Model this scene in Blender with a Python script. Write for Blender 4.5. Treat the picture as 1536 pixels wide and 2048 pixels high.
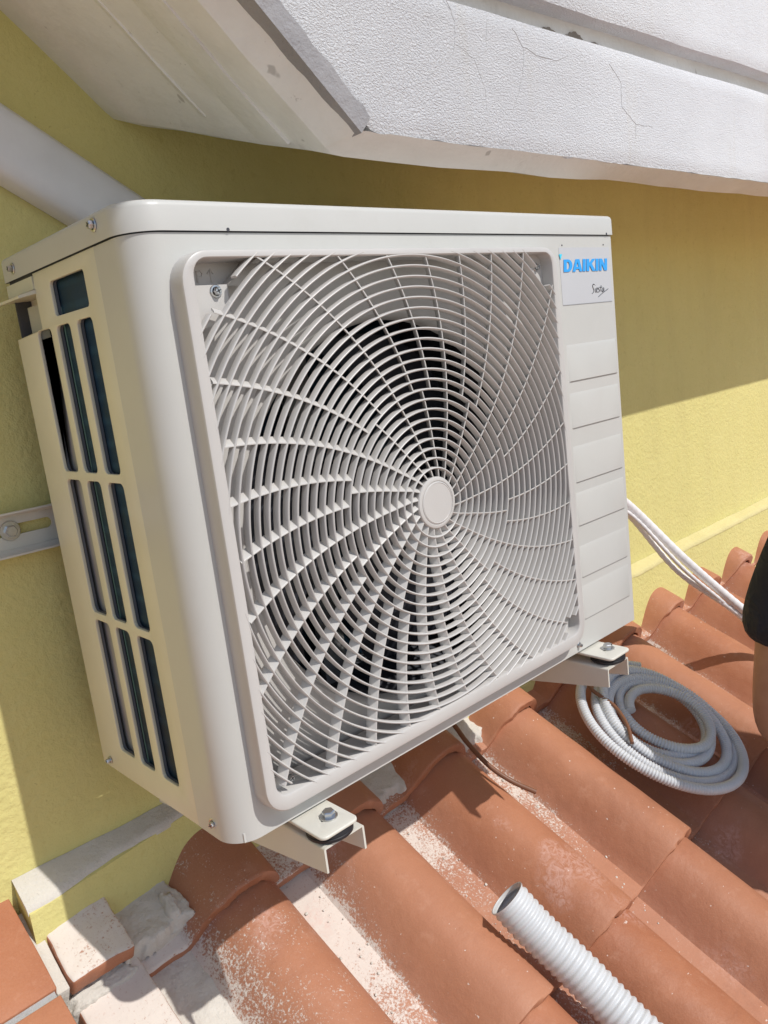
import bpy, bmesh, math, random
from mathutils import Vector, Matrix, noise
random.seed(7)
PI = math.pi; R_ = math.radians
for o in list(bpy.data.objects): bpy.data.objects.remove(o)
S = bpy.context.scene
COL = S.collection

# ---------------------------------------------------------------- camera
cam = bpy.data.cameras.new('camera'); co = bpy.data.objects.new('camera', cam); COL.objects.link(co)
co.location = (-0.297284, -0.587710, 0.413673)
co.rotation_mode = 'XYZ'; co.rotation_euler = (1.37381121, 0.12008914, -0.74693841)
cam.sensor_fit = 'VERTICAL'; cam.sensor_height = 24; cam.sensor_width = 18
cam.lens = 24*1601.476/2048; cam.clip_start = 0.02; cam.clip_end = 500
S.camera = co
# ---------------------------------------------------------------- sky, sun
SUN = Vector((0.25, -1.0, 1.17)).normalized()         # towards the sun
elev = math.asin(SUN.z)
w = bpy.data.worlds.new('World'); S.world = w; w.use_nodes = True
nt = w.node_tree; bg = nt.nodes['Background']
sky = nt.nodes.new('ShaderNodeTexSky'); sky.sky_type = 'NISHITA'; sky.sun_disc = False
sky.sun_elevation = elev; sky.sun_rotation = math.atan2(SUN.x, SUN.y)
nt.links.new(sky.outputs[0], bg.inputs[0]); bg.inputs[1].default_value = 0.118
sl = bpy.data.lights.new('sun', 'SUN'); so = bpy.data.objects.new('sun', sl); COL.objects.link(so)
sl.energy = 3.4; sl.angle = R_(0.53); sl.color = (1, .975, .93)
so.rotation_euler = SUN.to_track_quat('Z', 'Y').to_euler()
S.view_settings.view_transform = 'Standard'; S.view_settings.look = 'None'
S.view_settings.exposure = 0.0; S.view_settings.gamma = 1
S.render.resolution_x = 768; S.render.resolution_y = 1024
try:
    S.cycles.max_bounces = 10; S.cycles.diffuse_bounces = 6
except Exception: pass

# ---------------------------------------------------------------- materials
class NT:
    def __init__(s, name):
        s.m = bpy.data.materials.new(name); s.m.use_nodes = True
        s.t = s.m.node_tree; s.b = s.t.nodes['Principled BSDF']
    def n(s, typ, **kw):
        x = s.t.nodes.new(typ)
        for k, v in kw.items():
            if k.startswith('_'): setattr(x, k[1:], v)
            else: x.inputs[k.replace('__', ' ')].default_value = v
        return x
    def l(s, a, b): s.t.links.new(a, b)
    def pos(s):
        return s.n('ShaderNodeNewGeometry').outputs['Position']
    def ramp(s, src, p0, p1, c0=(0,0,0,1), c1=(1,1,1,1)):
        r = s.n('ShaderNodeValToRGB'); e = r.color_ramp.elements
        e[0].position = p0; e[0].color = c0; e[1].position = p1; e[1].color = c1
        s.l(src, r.inputs[0]); return r.outputs[0]
    def noise(s, scale, detail=4, rough=.55, vec=None, dist=0):
        x = s.n('ShaderNodeTexNoise'); x.inputs['Scale'].default_value = scale
        x.inputs['Detail'].default_value = detail; x.inputs['Roughness'].default_value = rough
        x.inputs['Distortion'].default_value = dist
        s.l(vec or s.pos(), x.inputs['Vector']); return x.outputs['Fac']
    def mix(s, f, a, b, mode='MIX'):
        x = s.n('ShaderNodeMix'); x.data_type = 'RGBA'; x.blend_type = mode
        for v, i in ((f, 0), (a, 6), (b, 7)):
            if hasattr(v, 'default_value'): s.l(v, x.inputs[i])
            else: x.inputs[i].default_value = v
        return x.outputs[2]
    def math(s, op, a, b=0, c=None, clamp=False):
        x = s.n('ShaderNodeMath', _operation=op, _use_clamp=clamp)
        for i, v in enumerate((a, b) if c is None else (a, b, c)):
            if hasattr(v, 'default_value'): s.l(v, x.inputs[i])
            else: x.inputs[i].default_value = v
        return x.outputs[0]
    def bump(s, h, strength, dist, prev=None):
        x = s.n('ShaderNodeBump'); x.inputs['Strength'].default_value = strength
        x.inputs['Distance'].default_value = dist; s.l(h, x.inputs['Height'])
        if prev: s.l(prev, x.inputs['Normal'])
        return x.outputs[0]
    def fin(s, col=None, rough=.5, bump=None, metal=0, spec=.5):
        if col is not None:
            if hasattr(col, 'default_value'): s.l(col, s.b.inputs['Base Color'])
            else: s.b.inputs['Base Color'].default_value = col
        if hasattr(rough, 'default_value'): s.l(rough, s.b.inputs['Roughness'])
        else: s.b.inputs['Roughness'].default_value = rough
        s.b.inputs['Metallic'].default_value = metal
        s.b.inputs['Specular IOR Level'].default_value = spec
        if bump: s.l(bump, s.b.inputs['Normal'])
        return s.m
def C3(r, g, b): return (r, g, b, 1)
def plain(name, col, rough=.4, metal=0, var=.04, bscale=0, bstr=0, spec=.5):
    t = NT(name); f = t.noise(14, 5)
    d = C3(*[c*(1-var*3) for c in col[:3]]); l = C3(*[min(1, c*(1+var)) for c in col[:3]])
    c = t.mix(t.ramp(f, .3, .7), d, l)
    b = t.bump(t.noise(bscale, 3), bstr, .001) if bscale else None
    return t.fin(c, rough, b, metal, spec)

def mat_enamel():
    t = NT('ivory_enamel')
    f = t.ramp(t.noise(5, 5), .3, .75)
    c = t.mix(f, C3(.525, .52, .49), C3(.56, .555, .525))
    sm_ = t.ramp(t.noise(17, 6, .7, dist=1), .50, .72)
    c = t.mix(t.math('MULTIPLY', sm_, .10), c, C3(.42, .39, .34))
    spk = t.ramp(t.noise(420, 2), .70, .76)
    c = t.mix(t.math('MULTIPLY', spk, .12), c, C3(.30, .25, .2))
    r = t.math('MULTIPLY_ADD', t.noise(9, 5, .65), .22, .22)
    return t.fin(c, r, t.bump(t.noise(900, 2), .05, .0004), 0, .5)
M = {}
M['enamel'] = mat_enamel()
M['grille'] = plain('grille_plastic', C3(.535, .515, .49), .38, 0, .02, 700, .06)
M['label'] = plain('label_film', C3(.525, .53, .548), .28, 0, .01)
M['blue'] = plain('blue_print', C3(.03, .36, .84), .4, 0, .01)
M['cyan'] = plain('cyan_print', C3(.05, .62, .84), .4, 0, .01)
M['ink'] = plain('black_print', C3(.05, .05, .06), .5, 0, .02)
M['guard_bounce'] = plain('guard_plastic_bounce', C3(.67, .64, .52), .35, 0, .02)  # paler and yellower than the enamel to hold bounce light off the wall
M['zinc'] = plain('zinc_steel', C3(.62, .63, .64), .28, 1, .08, 300, .2)
M['liner_shade'] = plain('slate_shade', C3(.115, .125, .145), .5, 0, .04)  # slate tone paints the shade inside the guard windows
M['rubber'] = plain('black_rubber', C3(.018, .018, .022), .45, 0, .1)
M['fan'] = plain('black_fan_plastic', C3(.050, .053, .068), .42, 0, .1)
M['dark'] = plain('dark_sheet', C3(.085, .088, .10), .6, 0, .1)
M['motor'] = plain('motor_shell', C3(.45, .45, .44), .45, .2, .1)
M['bracket'] = plain('cream_powder_coat', C3(.66, .635, .56), .38, 0, .02, 500, .08)
M['bracketside'] = M['bracket']
M['pvc'] = plain('white_pvc', C3(.76, .77, .79), .35, 0, .03)
M['conduit'] = plain('grey_conduit', C3(.63, .64, .66), .45, 0, .04)
M['tube'] = plain('white_hose', C3(.62, .63, .64), .42, 0, .03)
M['wrap'] = plain('white_wrap', C3(.82, .80, .80), .6, 0, .02, 120, .4)
M['copper'] = plain('brown_cable', C3(.20, .085, .045), .5, 0, .05)
t_ = NT('skin'); c_ = t_.mix(t_.ramp(t_.noise(16, 5, .6), .3, .7), C3(.42, .20, .125), C3(.52, .28, .18))
c_ = t_.mix(t_.math('MULTIPLY', t_.ramp(t_.noise(110, 3, .6), .62, .72), .3), c_, C3(.32, .14, .09))
M['skin'] = t_.fin(c_, .48, t_.bump(t_.noise(260, 4), .35, .0012))
t_ = NT('black_cloth'); b_ = t_.bump(t_.noise(9, 3, .5, dist=1.4), 1.0, .035); b_ = t_.bump(t_.noise(700, 2), .4, .0008, b_)
M['shirt'] = t_.fin(t_.mix(t_.ramp(t_.noise(6, 4), .3, .7), C3(.018, .020, .028), C3(.028, .030, .042)), .8, b_, 0, .3)
M['trousers'] = plain('blue_denim', C3(.04, .05, .09), .9, 0, .15, 400, .5)
M['hair'] = plain('dark_hair', C3(.02, .015, .012), .6, 0, .2, 300, .6)
M['shoe'] = plain('shoe_leather', C3(.03, .03, .03), .6)

def mat_fins():
    t = NT('coil_fins')
    sx = t.n('ShaderNodeSeparateXYZ'); t.l(t.pos(), sx.inputs[0])
    wv = t.math('SINE', t.math('MULTIPLY', t.math('ADD', sx.outputs[1], sx.outputs[0]), 2*PI/.0016))
    tubes = t.math('SINE', t.math('MULTIPLY', sx.outputs[2], 2*PI/.021))
    c = t.mix(t.ramp(tubes, .2, .95), C3(.018, .052, .095), C3(.030, .082, .135))
    c = t.mix(t.ramp(t.noise(40, 3), .45, .7), c, C3(.035, .062, .08))
    b = t.bump(wv, .6, .0006)
    return t.fin(c, .35, b, .5)
M['fins'] = mat_fins()

def mat_wall():
    t = NT('yellow_render')
    big = t.ramp(t.noise(1.6, 5), .3, .7); mid = t.ramp(t.noise(23, 6, .65), .3, .75)
    c = t.mix(big, C3(.64, .575, .225), C3(.70, .635, .265))
    c = t.mix(t.math('MULTIPLY', mid, .35), c, C3(.74, .66, .30))
    mp = t.n('ShaderNodeMapping'); mp.inputs['Scale'].default_value = (9, 9, 1.6); t.l(t.pos(), mp.inputs[0])
    stn = t.ramp(t.noise(1.0, 6, .65, mp.outputs[0], .6), .48, .72)
    c = t.mix(t.math('MULTIPLY', stn, .22), c, C3(.52, .44, .20))
    fl = t.ramp(t.noise(70, 5, .7), .60, .68)
    c = t.mix(t.math('MULTIPLY', fl, .25), c, C3(.50, .42, .16))
    pit = t.ramp(t.noise(260, 3, .7), .66, .74)
    c = t.mix(t.math('MULTIPLY', pit, .5), c, C3(.36, .29, .10))
    h1 = t.noise(120, 6, .62); h2 = t.noise(38, 5, .6, dist=1.2)
    b = t.bump(h2, .35, .004); b = t.bump(h1, .8, .0028, b)
    return t.fin(c, .95, b, 0, .15)
M['wall'] = mat_wall()

def mat_stucco():
    t = NT('white_rough_stucco')
    c = t.mix(t.ramp(t.noise(3, 5), .35, .7), C3(.68, .685, .71), C3(.74, .745, .755))
    st = t.ramp(t.noise(7, 4), .66, .85)
    c = t.mix(t.math('MULTIPLY', st, .35), c, C3(.62, .58, .50))
    mq = t.n('ShaderNodeMapping'); mq.inputs['Scale'].default_value = (16, 16, 1.3); t.l(t.pos(), mq.inputs[0])
    sk = t.ramp(t.noise(1.0, 4, .6, mq.outputs[0], .3), .58, .76)
    c = t.mix(t.math('MULTIPLY', sk, .30), c, C3(.60, .55, .44))
    gw = t.ramp(t.noise(2.2, 6, .7, dist=.8), .40, .68)
    c = t.mix(t.math('MULTIPLY', gw, .30), c, C3(.56, .56, .57))
    pk = t.ramp(t.noise(120, 4, .75), .68, .74)
    c = t.mix(t.math('MULTIPLY', pk, .5), c, C3(.40, .39, .38))
    mp = t.n('ShaderNodeMapping'); mp.inputs['Scale'].default_value = (1, 1, 1.6); t.l(t.pos(), mp.inputs[0])
    h = t.noise(330, 5, .62, mp.outputs[0], .3); h2 = t.noise(40, 5, .65)
    # rough on the left, trowelled smoother to the right
    sx = t.n('ShaderNodeSeparateXYZ'); t.l(t.pos(), sx.inputs[0])
    k = t.ramp(sx.outputs[0], .35, .95, C3(1, 1, 1), C3(.35, .35, .35))
    hh = t.math('ADD', t.math('MULTIPLY', t.ramp(h, .35, .68), k), t.math('MULTIPLY', h2, .9))
    return t.fin(c, .95, t.bump(hh, .85, .0020), 0, .1)
M['stucco'] = mat_stucco()
def mat_soffit():
    t = NT('painted_concrete')
    c = t.mix(t.ramp(t.noise(6, 6, .6), .35, .7), C3(.78, .77, .74), C3(.85, .845, .82))
    g = t.ramp(t.noise(90, 3, .7), .70, .76)
    c = t.mix(t.math('MULTIPLY', g, .45), c, C3(.22, .2, .18))
    g3 = t.ramp(t.noise(3.5, 6, .65, dist=1), .45, .7)
    c = t.mix(t.math('MULTIPLY', g3, .38), c, C3(.50, .48, .44))
    g2 = t.ramp(t.noise(11, 5, .7, dist=1), .60, .76)
    c = t.mix(t.math('MULTIPLY', g2, .42), c, C3(.36, .34, .31))
    g4 = t.ramp(t.noise(26, 3, .6), .70, .73)
    c = t.mix(t.math('MULTIPLY', g4, .5), c, C3(.25, .23, .21))
    b = t.bump(t.noise(14, 4), .5, .006); b = t.bump(t.noise(160, 4), .35, .002, b)
    return t.fin(c, .8, b, 0, .25)
M['soffit'] = mat_soffit()
def mat_cement(name, a, b_, sc=60, patchy=0):
    t = NT(name)
    c = t.mix(t.ramp(t.noise(sc*.2, 6, .65), .3, .7), a, b_)
    g = t.ramp(t.noise(sc*3.2, 4, .7), .62, .72)
    c = t.mix(t.math('MULTIPLY', g, .4), c, C3(a[0]*.45, a[1]*.43, a[2]*.42))
    b = t.bump(t.noise(sc, 6, .65), .8, .004); b = t.bump(t.noise(sc*6, 4), .5, .0015, b)
    return t.fin(c, .95, b, 0, .1)
M['cement'] = mat_cement('grey_cement', C3(.27, .265, .275), C3(.36, .35, .355))
M['mortar'] = mat_cement('pale_mortar', C3(.56, .52, .46), C3(.66, .62, .56))
M['grout'] = mat_cement('grey_grout', C3(.36, .36, .35), C3(.46, .46, .45), 140)
M['peach'] = mat_cement('pale_ledge_render', C3(.60, .53, .26), C3(.67, .59, .30), 50)
M['peel'] = mat_cement('peeled_render', C3(.24, .21, .18), C3(.34, .3, .26), 90)

def mat_tile(name='terracotta', dusty=True, base=None):
    t = NT(name); pos = t.pos()
    sx = t.n('ShaderNodeSeparateXYZ'); t.l(pos, sx.inputs[0]); X = sx.outputs[0]; Y = sx.outputs[1]; Z = sx.outputs[2]
    info = t.n('ShaderNodeObjectInfo')
    a = t.ramp(t.noise(9, 6, .6), .32, .7)
    c = t.mix(a, C3(.33, .112, .052), C3(.43, .172, .086))
    c = t.mix(t.ramp(info.outputs['Random'], 0, 1), c, t.mix(.75, c, C3(.47, .215, .125)))
    wet = t.ramp(t.noise(4.5, 6, .7, dist=.6), .52, .72)
    c = t.mix(t.math('MULTIPLY', wet, .38), c, C3(.22, .080, .042))
    blot = t.ramp(t.noise(34, 5, .7), .58, .72)
    c = t.mix(t.math('MULTIPLY', blot, .35), c, C3(.56, .30, .20))
    dk = t.ramp(t.noise(160, 3, .7), .70, .76)
    c = t.mix(t.math('MULTIPLY', dk, .5), c, C3(.16, .055, .03))
    rough = .62
    gr = t.ramp(t.noise(480, 3, .7), .35, .75)
    c = t.mix(t.math('MULTIPLY', gr, .28), c, C3(.50, .25, .155))
    bmp = t.bump(t.noise(26, 4), .45, .005); bmp = t.bump(t.noise(420, 4, .6), .35, .0008, bmp)
    if dusty:
        # height over the pan level in the roof's own frame: plaster dust lies in the pans
        al, th = .4947, .0309
        hx = t.math('MULTIPLY', t.math('SUBTRACT', X, .7466), math.sin(th)*math.sin(al))
        hy = t.math('MULTIPLY', t.math('SUBTRACT', Y, .2516), -math.cos(th)*math.sin(al))
        hz = t.math('MULTIPLY', t.math('ADD', Z, .2115), math.cos(al))
        h = t.math('ADD', t.math('ADD', hx, hy), hz)
        low = t.math('SUBTRACT', 1, t.math('MULTIPLY', t.math('ADD', h, .073), 24), clamp=True)   # 1 in the pans
        left = t.math('SUBTRACT', 1, t.math('DIVIDE', t.math('ADD', X, .02), .50), clamp=True)    # heavy at the left, where the wall was plastered
        near = t.math('MULTIPLY', t.math('ADD', Y, .30), 2.0, clamp=True)
        patch = t.noise(7, 3, .6)
        amt = t.math('ADD', t.math('MULTIPLY', low, t.math('MULTIPLY_ADD', near, .40, .03)), t.math('MULTIPLY', left, .34))
        far = t.math('SUBTRACT', 1, t.math('DIVIDE', t.math('ADD', X, .10), .22), clamp=True)
        amt = t.math('ADD', amt, t.math('MULTIPLY', far, .31))
        amt = t.math('ADD', amt, t.math('MULTIPLY', t.math('SUBTRACT', patch, .55), .55))
        f = t.math('ADD', t.math('MULTIPLY', t.noise(330, 5, .72), .68), t.math('MULTIPLY', t.noise(38, 5, .7, dist=1.5), .32))
        nd = t.n('ShaderNodeVectorMath', _operation='DOT_PRODUCT'); t.l(t.n('ShaderNodeNewGeometry').outputs['True Normal'], nd.inputs[0]); nd.inputs[1].default_value = (math.sin(th)*math.sin(al), -math.cos(th)*math.sin(al), math.cos(al))
        upw = t.ramp(nd.outputs['Value'], .35, .70)
        amt = t.math('MULTIPLY', amt, upw)
        thr = t.math('SUBTRACT', .70, t.math('MULTIPLY', amt, .62))
        d = t.math('MULTIPLY', t.math('SUBTRACT', f, thr), 12, clamp=True)
        flk = t.ramp(t.noise(240, 4, .75), .60, .68)
        c = t.mix(t.math('MULTIPLY', d, t.math('MULTIPLY_ADD', flk, -.45, .94)), c, C3(.72, .67, .61))
        sp = t.ramp(t.noise(150, 2, .5), .735, .76)                                                  # scattered specks
        c = t.mix(t.math('MULTIPLY', sp, .8), c, C3(.72, .62, .55))
        haze = t.math('MULTIPLY', t.math('ADD', amt, t.math('MULTIPLY', low, .25)), .42, clamp=True)
        c = t.mix(t.math('MULTIPLY', haze, .6), c, C3(.60, .44, .37))
        # pale scuffs of chalky residue on the lower tiles
        sc = t.math('MULTIPLY', t.ramp(t.noise(6.5, 2), .60, .66), t.ramp(t.noise(75, 4, .7, dist=2), .42, .6))
        c = t.mix(t.math('MULTIPLY', sc, .45), c, C3(.66, .42, .36))
        bmp = t.bump(d, .35, .0012, bmp)
        rough = t.math('MULTIPLY_ADD', d, .3, .56)
    return t.fin(c, rough, bmp, 0, .35)
M['tile'] = mat_tile()
M['flat'] = mat_tile('flat_terracotta', False)

# ---------------------------------------------------------------- helpers
def link(name, bm, mat, parent=None, smooth=40, mx=None):
    me = bpy.data.meshes.new(name)
    if isinstance(bm, bmesh.types.BMesh):
        bmesh.ops.recalc_face_normals(bm, faces=bm.faces[:]); bm.to_mesh(me); bm.free()
    else: me = bm; me.name = name
    for m in (mat if isinstance(mat, list) else [mat]): me.materials.append(m)
    if smooth:
        for p in me.polygons: p.use_smooth = True
        me.set_sharp_from_angle(angle=R_(smooth))
    o = bpy.data.objects.new(name, me); COL.objects.link(o)
    if mx is not None: o.matrix_world = mx
    if parent: o.parent = parent
    return o
def tag(o, label=None, cat=None, group=None, kind=None):
    for k, v in (('label', label), ('category', cat), ('group', group), ('kind', kind)):
        if v: o[k] = v
    return o
def empty(name, loc=(0,0,0), **kw):
    o = bpy.data.objects.new(name, None); COL.objects.link(o); o.location = loc; o.empty_display_size = .1
    tag(o, **kw); return o
def box(bm, x0, x1, y0, y1, z0, z1, bev=0, seg=2):
    r = bmesh.ops.create_cube(bm, size=1)
    vs = r['verts']
    for v in vs: v.co = Vector(((x0+x1)/2+v.co.x*(x1-x0), (y0+y1)/2+v.co.y*(y1-y0), (z0+z1)/2+v.co.z*(z1-z0)))
    if bev:
        es = list({e for v in vs for e in v.link_edges})
        bmesh.ops.bevel(bm, geom=es, offset=bev, segments=seg, profile=.5, affect='EDGES')
def prism(bm, pts, axis, a0, a1, f=None):
    """closed polygon of 2D points extruded along axis 'x','y' or 'z'."""
    def mk(p, a):
        c = {'x': (a, p[0], p[1]), 'y': (p[0], a, p[1]), 'z': (p[0], p[1], a)}[axis]
        return Vector(f(c)) if f else Vector(c)
    A = [bm.verts.new(mk(p, a0)) for p in pts]; B = [bm.verts.new(mk(p, a1)) for p in pts]
    n = len(pts)
    for i in range(n): bm.faces.new((A[i], A[(i+1) % n], B[(i+1) % n], B[i]))
    bm.faces.new(A); bm.faces.new(B[::-1])
def sweep(bm, path, prof, closed=False, cap=True, frames=None):
    """prof: list of (n,b) offsets; frames: list of (N,B) vectors per path point."""
    rows = []
    for p, (N, Bv) in zip(path, frames): rows.append([bm.verts.new(p + N*a + Bv*b) for a, b in prof])
    n = len(prof); L = len(rows)
    for i in range(L if closed else L-1):
        r, q = rows[i], rows[(i+1) % L]
        for j in range(n): bm.faces.new((r[j], r[(j+1) % n], q[(j+1) % n], q[j]))
    if cap and not closed: bm.faces.new(rows[0]); bm.faces.new(rows[-1][::-1])
def catmull(pts, n):
    P = [Vector(p) for p in pts]; out = []
    P = [P[0]*2-P[1]] + P + [P[-1]*2-P[-2]]
    for i in range(1, len(P)-2):
        for k in range(n):
            t = k/n; a, b, c, d = P[i-1:i+3]
            out.append(.5*((2*b)+(c-a)*t+(2*a-5*b+4*c-d)*t*t+(3*b-a-3*c+d)*t**3))
    out.append(P[-2]); return out
def tube(bm, path, rad, seg=10, cap=True, uvn=None):
    """rad: float or function(arc length, index)"""
    path = [Vector(p) for p in path]; N = None; s = 0; rows = []
    for i, p in enumerate(path):
        t = (path[min(i+1, len(path)-1)] - path[max(i-1, 0)]).normalized()
        if N is None: N = t.orthogonal().normalized()
        N = (N - t*N.dot(t)).normalized(); B = t.cross(N)
        if i: s += (p-path[i-1]).length
        r = rad(s, i) if callable(rad) else rad
        rows.append([bm.verts.new(p + (N*math.cos(2*PI*k/seg) + B*math.sin(2*PI*k/seg))*r) for k in range(seg)])
    for a, b in zip(rows, rows[1:]):
        for k in range(seg): bm.faces.new((a[k], a[(k+1) % seg], b[(k+1) % seg], b[k]))
    if cap: bm.faces.new(rows[0]); bm.faces.new(rows[-1][::-1])
def lathe(bm, prof, mx, seg=24):
    rows = []
    for r, h in prof:
        rows.append([bm.verts.new(mx @ Vector((r*math.cos(2*PI*k/seg), r*math.sin(2*PI*k/seg), h))) for k in range(seg)] if r > 1e-6 else [bm.verts.new(mx @ Vector((0, 0, h)))])
    for a, b in zip(rows, rows[1:]):
        for k in range(seg):
            k2 = (k+1) % seg
            if len(a) == 1 and len(b) == 1: continue
            if len(a) == 1: bm.faces.new((a[0], b[k2], b[k]))
            elif len(b) == 1: bm.faces.new((a[k], a[k2], b[0]))
            else: bm.faces.new((a[k], a[k2], b[k2], b[k]))
def rrect(x0, x1, y0, y1, r, n=6):
    out = []; rs = r if isinstance(r, (tuple, list)) else (r,)*4      # order: x0y0, x1y0, x1y1, x0y1
    for (cx, cy, a0), rr in zip(((x0, y0, 180), (x1, y0, 270), (x1, y1, 0), (x0, y1, 90)), rs):
        ox = cx + (rr if cx == x0 else -rr); oy = cy + (rr if cy == y0 else -rr)
        for k in range(n+1):
            a = R_(a0+90*k/n); out.append((ox+rr*math.cos(a), oy+rr*math.sin(a)))
    return out
def plate(outer, holes, thick, mapf, bev=0):
    """2D outline with holes -> solid mesh; mapf maps (u, v, w) with w in +-thick/2."""
    cu = bpy.data.curves.new('c', 'CURVE'); cu.dimensions = '2D'; cu.fill_mode = 'BOTH'
    cu.extrude = thick/2-bev; cu.bevel_depth = bev; cu.bevel_resolution = 2
    for pl in [outer]+list(holes):
        s = cu.splines.new('POLY'); s.points.add(len(pl)-1); s.use_cyclic_u = True
        for p, q in zip(s.points, pl): p.co = (q[0], q[1], 0, 1)
    o = bpy.data.objects.new('c', cu); COL.objects.link(o)
    dg = bpy.context.evaluated_depsgraph_get(); dg.update()
    me = bpy.data.meshes.new_from_object(o.evaluated_get(dg))
    bpy.data.objects.remove(o); bpy.data.curves.remove(cu)
    for v in me.vertices: v.co = mapf(*v.co)
    bm = bmesh.new(); bm.from_mesh(me); bpy.data.meshes.remove(me); 
    bmesh.ops.remove_doubles(bm, verts=bm.verts[:], dist=1e-6)
    return bm
def rot_to(d, loc):      # matrix whose +Z points along d
    return Matrix.Translation(Vector(loc)) @ Vector(d).to_track_quat('Z', 'Y').to_matrix().to_4x4()
def roughen(bm, amp, scale, sub=0):
    for v in bm.verts:
        n = noise.noise_vector(v.co*scale); v.co += n*amp

# ---------------------------------------------------------------- the house: wall, ledge, eave
YW = 0.34
house = empty('house', (1.0, YW, -.3), label='yellow rendered house with white concrete eaves and a mortared ledge behind the air conditioner', cat='house')
def hpart(name, bm, mat, smooth=40):
    o = link(name, bm, mat, None, smooth); o.parent = house; o.matrix_parent_inverse = Matrix.Translation(-house.location); return o
bm = bmesh.new(); box(bm, -3.2, 5.5, YW, YW+.25, -2.4, 2.1); hpart('wall', bm, M['wall'], 0)
# ledge (sloping top) with a mortar cap on its left stretch
def ledge_y(x): return .298+.020*max(0, min(1, (x+.10)/.20))
def ledge_z(x, y): return -.1230 - (YW-y)*.50 + .010*max(0, min(1, (x-.2)/.8))
bm = bmesh.new(); rows_ = []
for i in range(80):
    x = -.106+5.6*(i/79)**1.7; yl = ledge_y(x)
    rows_.append([bm.verts.new(p) for p in ((x, YW-.001, ledge_z(x, YW)-.001), (x, yl, ledge_z(x, yl)-.001), (x, yl-.001, -.34), (x, YW-.001, -.38))])
for a, b in zip(rows_, rows_[1:]):
    for j in range(4): bm.faces.new((a[j], a[(j+1) % 4], b[(j+1) % 4], b[j]))
bm.faces.new(rows_[0]); bm.faces.new(rows_[-1][::-1])
hpart('ledge', bm, M['wall'], 0)
bm = bmesh.new()
N = 80
def ledge_cap(x0, x1, edge_amp, sd, h=.004):
    bm = bmesh.new(); n = int((x1-x0)/.012); rows = []
    for i in range(n+1):
        x = x0+(x1-x0)*i/n; e = noise.noise(Vector((x*14, sd, 0)))*edge_amp + noise.noise(Vector((x*60, sd, 3)))*edge_amp*.35
        yf = ledge_y(x)-.0015+e*.8 + (.003 if edge_amp > .002 else 0); rows.append([])
        for (y, dz) in ((YW-.0005, h), (yf+(YW-yf)*.66, h), (yf+(YW-yf)*.33, h), (yf+.004, h), (yf, h*.3), (yf, -.004)):
            z = ledge_z(x, y)+dz + noise.noise(Vector((x*25, y*25, sd)))*.0018
            rows[-1].append(bm.verts.new((x, y, z)))
    for a, b in zip(rows, rows[1:]):
        for j in range(5): bm.faces.new((a[j], a[j+1], b[j+1], b[j]))
    bm.faces.new(rows[0]); bm.faces.new(rows[-1][::-1])
    return bm
hpart('mortar_cap', ledge_cap(-.107, .95, .006, 1.7), M['mortar'], 60)
hpart('ledge_top', ledge_cap(.951, 5.4, .0015, 5.2), M['peach'], 60)

M['ground'] = mat_cement('pale_concrete', C3(.44, .36, .29), C3(.54, .45, .37), 3)
bm = bmesh.new(); v = [bm.verts.new(p) for p in ((-150, -150, -3.4), (150, -150, -3.4), (150, 150, -3.4), (-150, 150, -3.4))]; bm.faces.new(v)
tag(link('ground', bm, M['ground'], None, 0), kind='structure')
# eave: underside prism. Front plane y=.015, underside rises 18 degrees to the wall.
def eave_profile(t):
    """underside outline (x, z) at depth t: 0 = front edge, 1 = wall"""
    dx, dz = -.063*t, .112*t
    return [(5.4, .600+dz*.9), (1.2, .602+dz*.9), (.256+dx, .6025+dz), (.242+dx, .604+dz), (.234+dx, .610+dz), (.128+dx, .708+dz), (-.90+dx, 1.659+dz)]
bm = bmesh.new()
rows = []
EY = .035
TS = [0, .1, .3, .5, .7, .9, 1.03]
def dense(pl, n=14):
    out = []
    for a, b in zip(pl, pl[1:]):
        for k in range(n): out.append((a[0]+(b[0]-a[0])*k/n, a[1]+(b[1]-a[1])*k/n))
    out.append(pl[-1]); return out
for t in TS:
    y = EY+(YW-EY)*t
    r = []
    for x, z in dense(eave_profile(t)):
        q = Vector((x, y, z)); k = 1 if t < 1 else 0
        r.append(bm.verts.new(q+Vector((0, 0, noise.noise(q*9)*.004*k+noise.noise(q*40)*.0012*k))))
    rows.append(r)
for a, b in zip(rows, rows[1:]):
    for j in range(len(a)-1): bm.faces.new((a[j], a[j+1], b[j+1], b[j]))
soff = hpart('soffit', bm, M['soffit'], 60)
# chamfer strip between the stucco face and the soffit
bm = bmesh.new()
F = dense([(5.4, .614), (1.15, .6135), (.29, .6182), (.262, .6185), (.250, .6170), (.131+.014, .7240), (-.883, 1.668)])
Bk = dense(eave_profile(0))
A = [bm.verts.new((x, .0015+.0015*noise.noise(Vector((x*30, z*30, 1))), z+.0022*noise.noise(Vector((x*45, z*45, 2))))) for x, z in F]
B = [v.co for v in rows[0]] if False else None
Bv = []
for x, z in Bk:
    q = Vector((x, EY, z)); Bv.append(bm.verts.new(q+Vector((0, 0, noise.noise(q*9)*.004+noise.noise(q*40)*.0012))))
for i in range(len(A)-1): bm.faces.new((A[i], A[i+1], Bv[i+1], Bv[i]))
hpart('drip_edge', bm, M['soffit'], 60)
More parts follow.
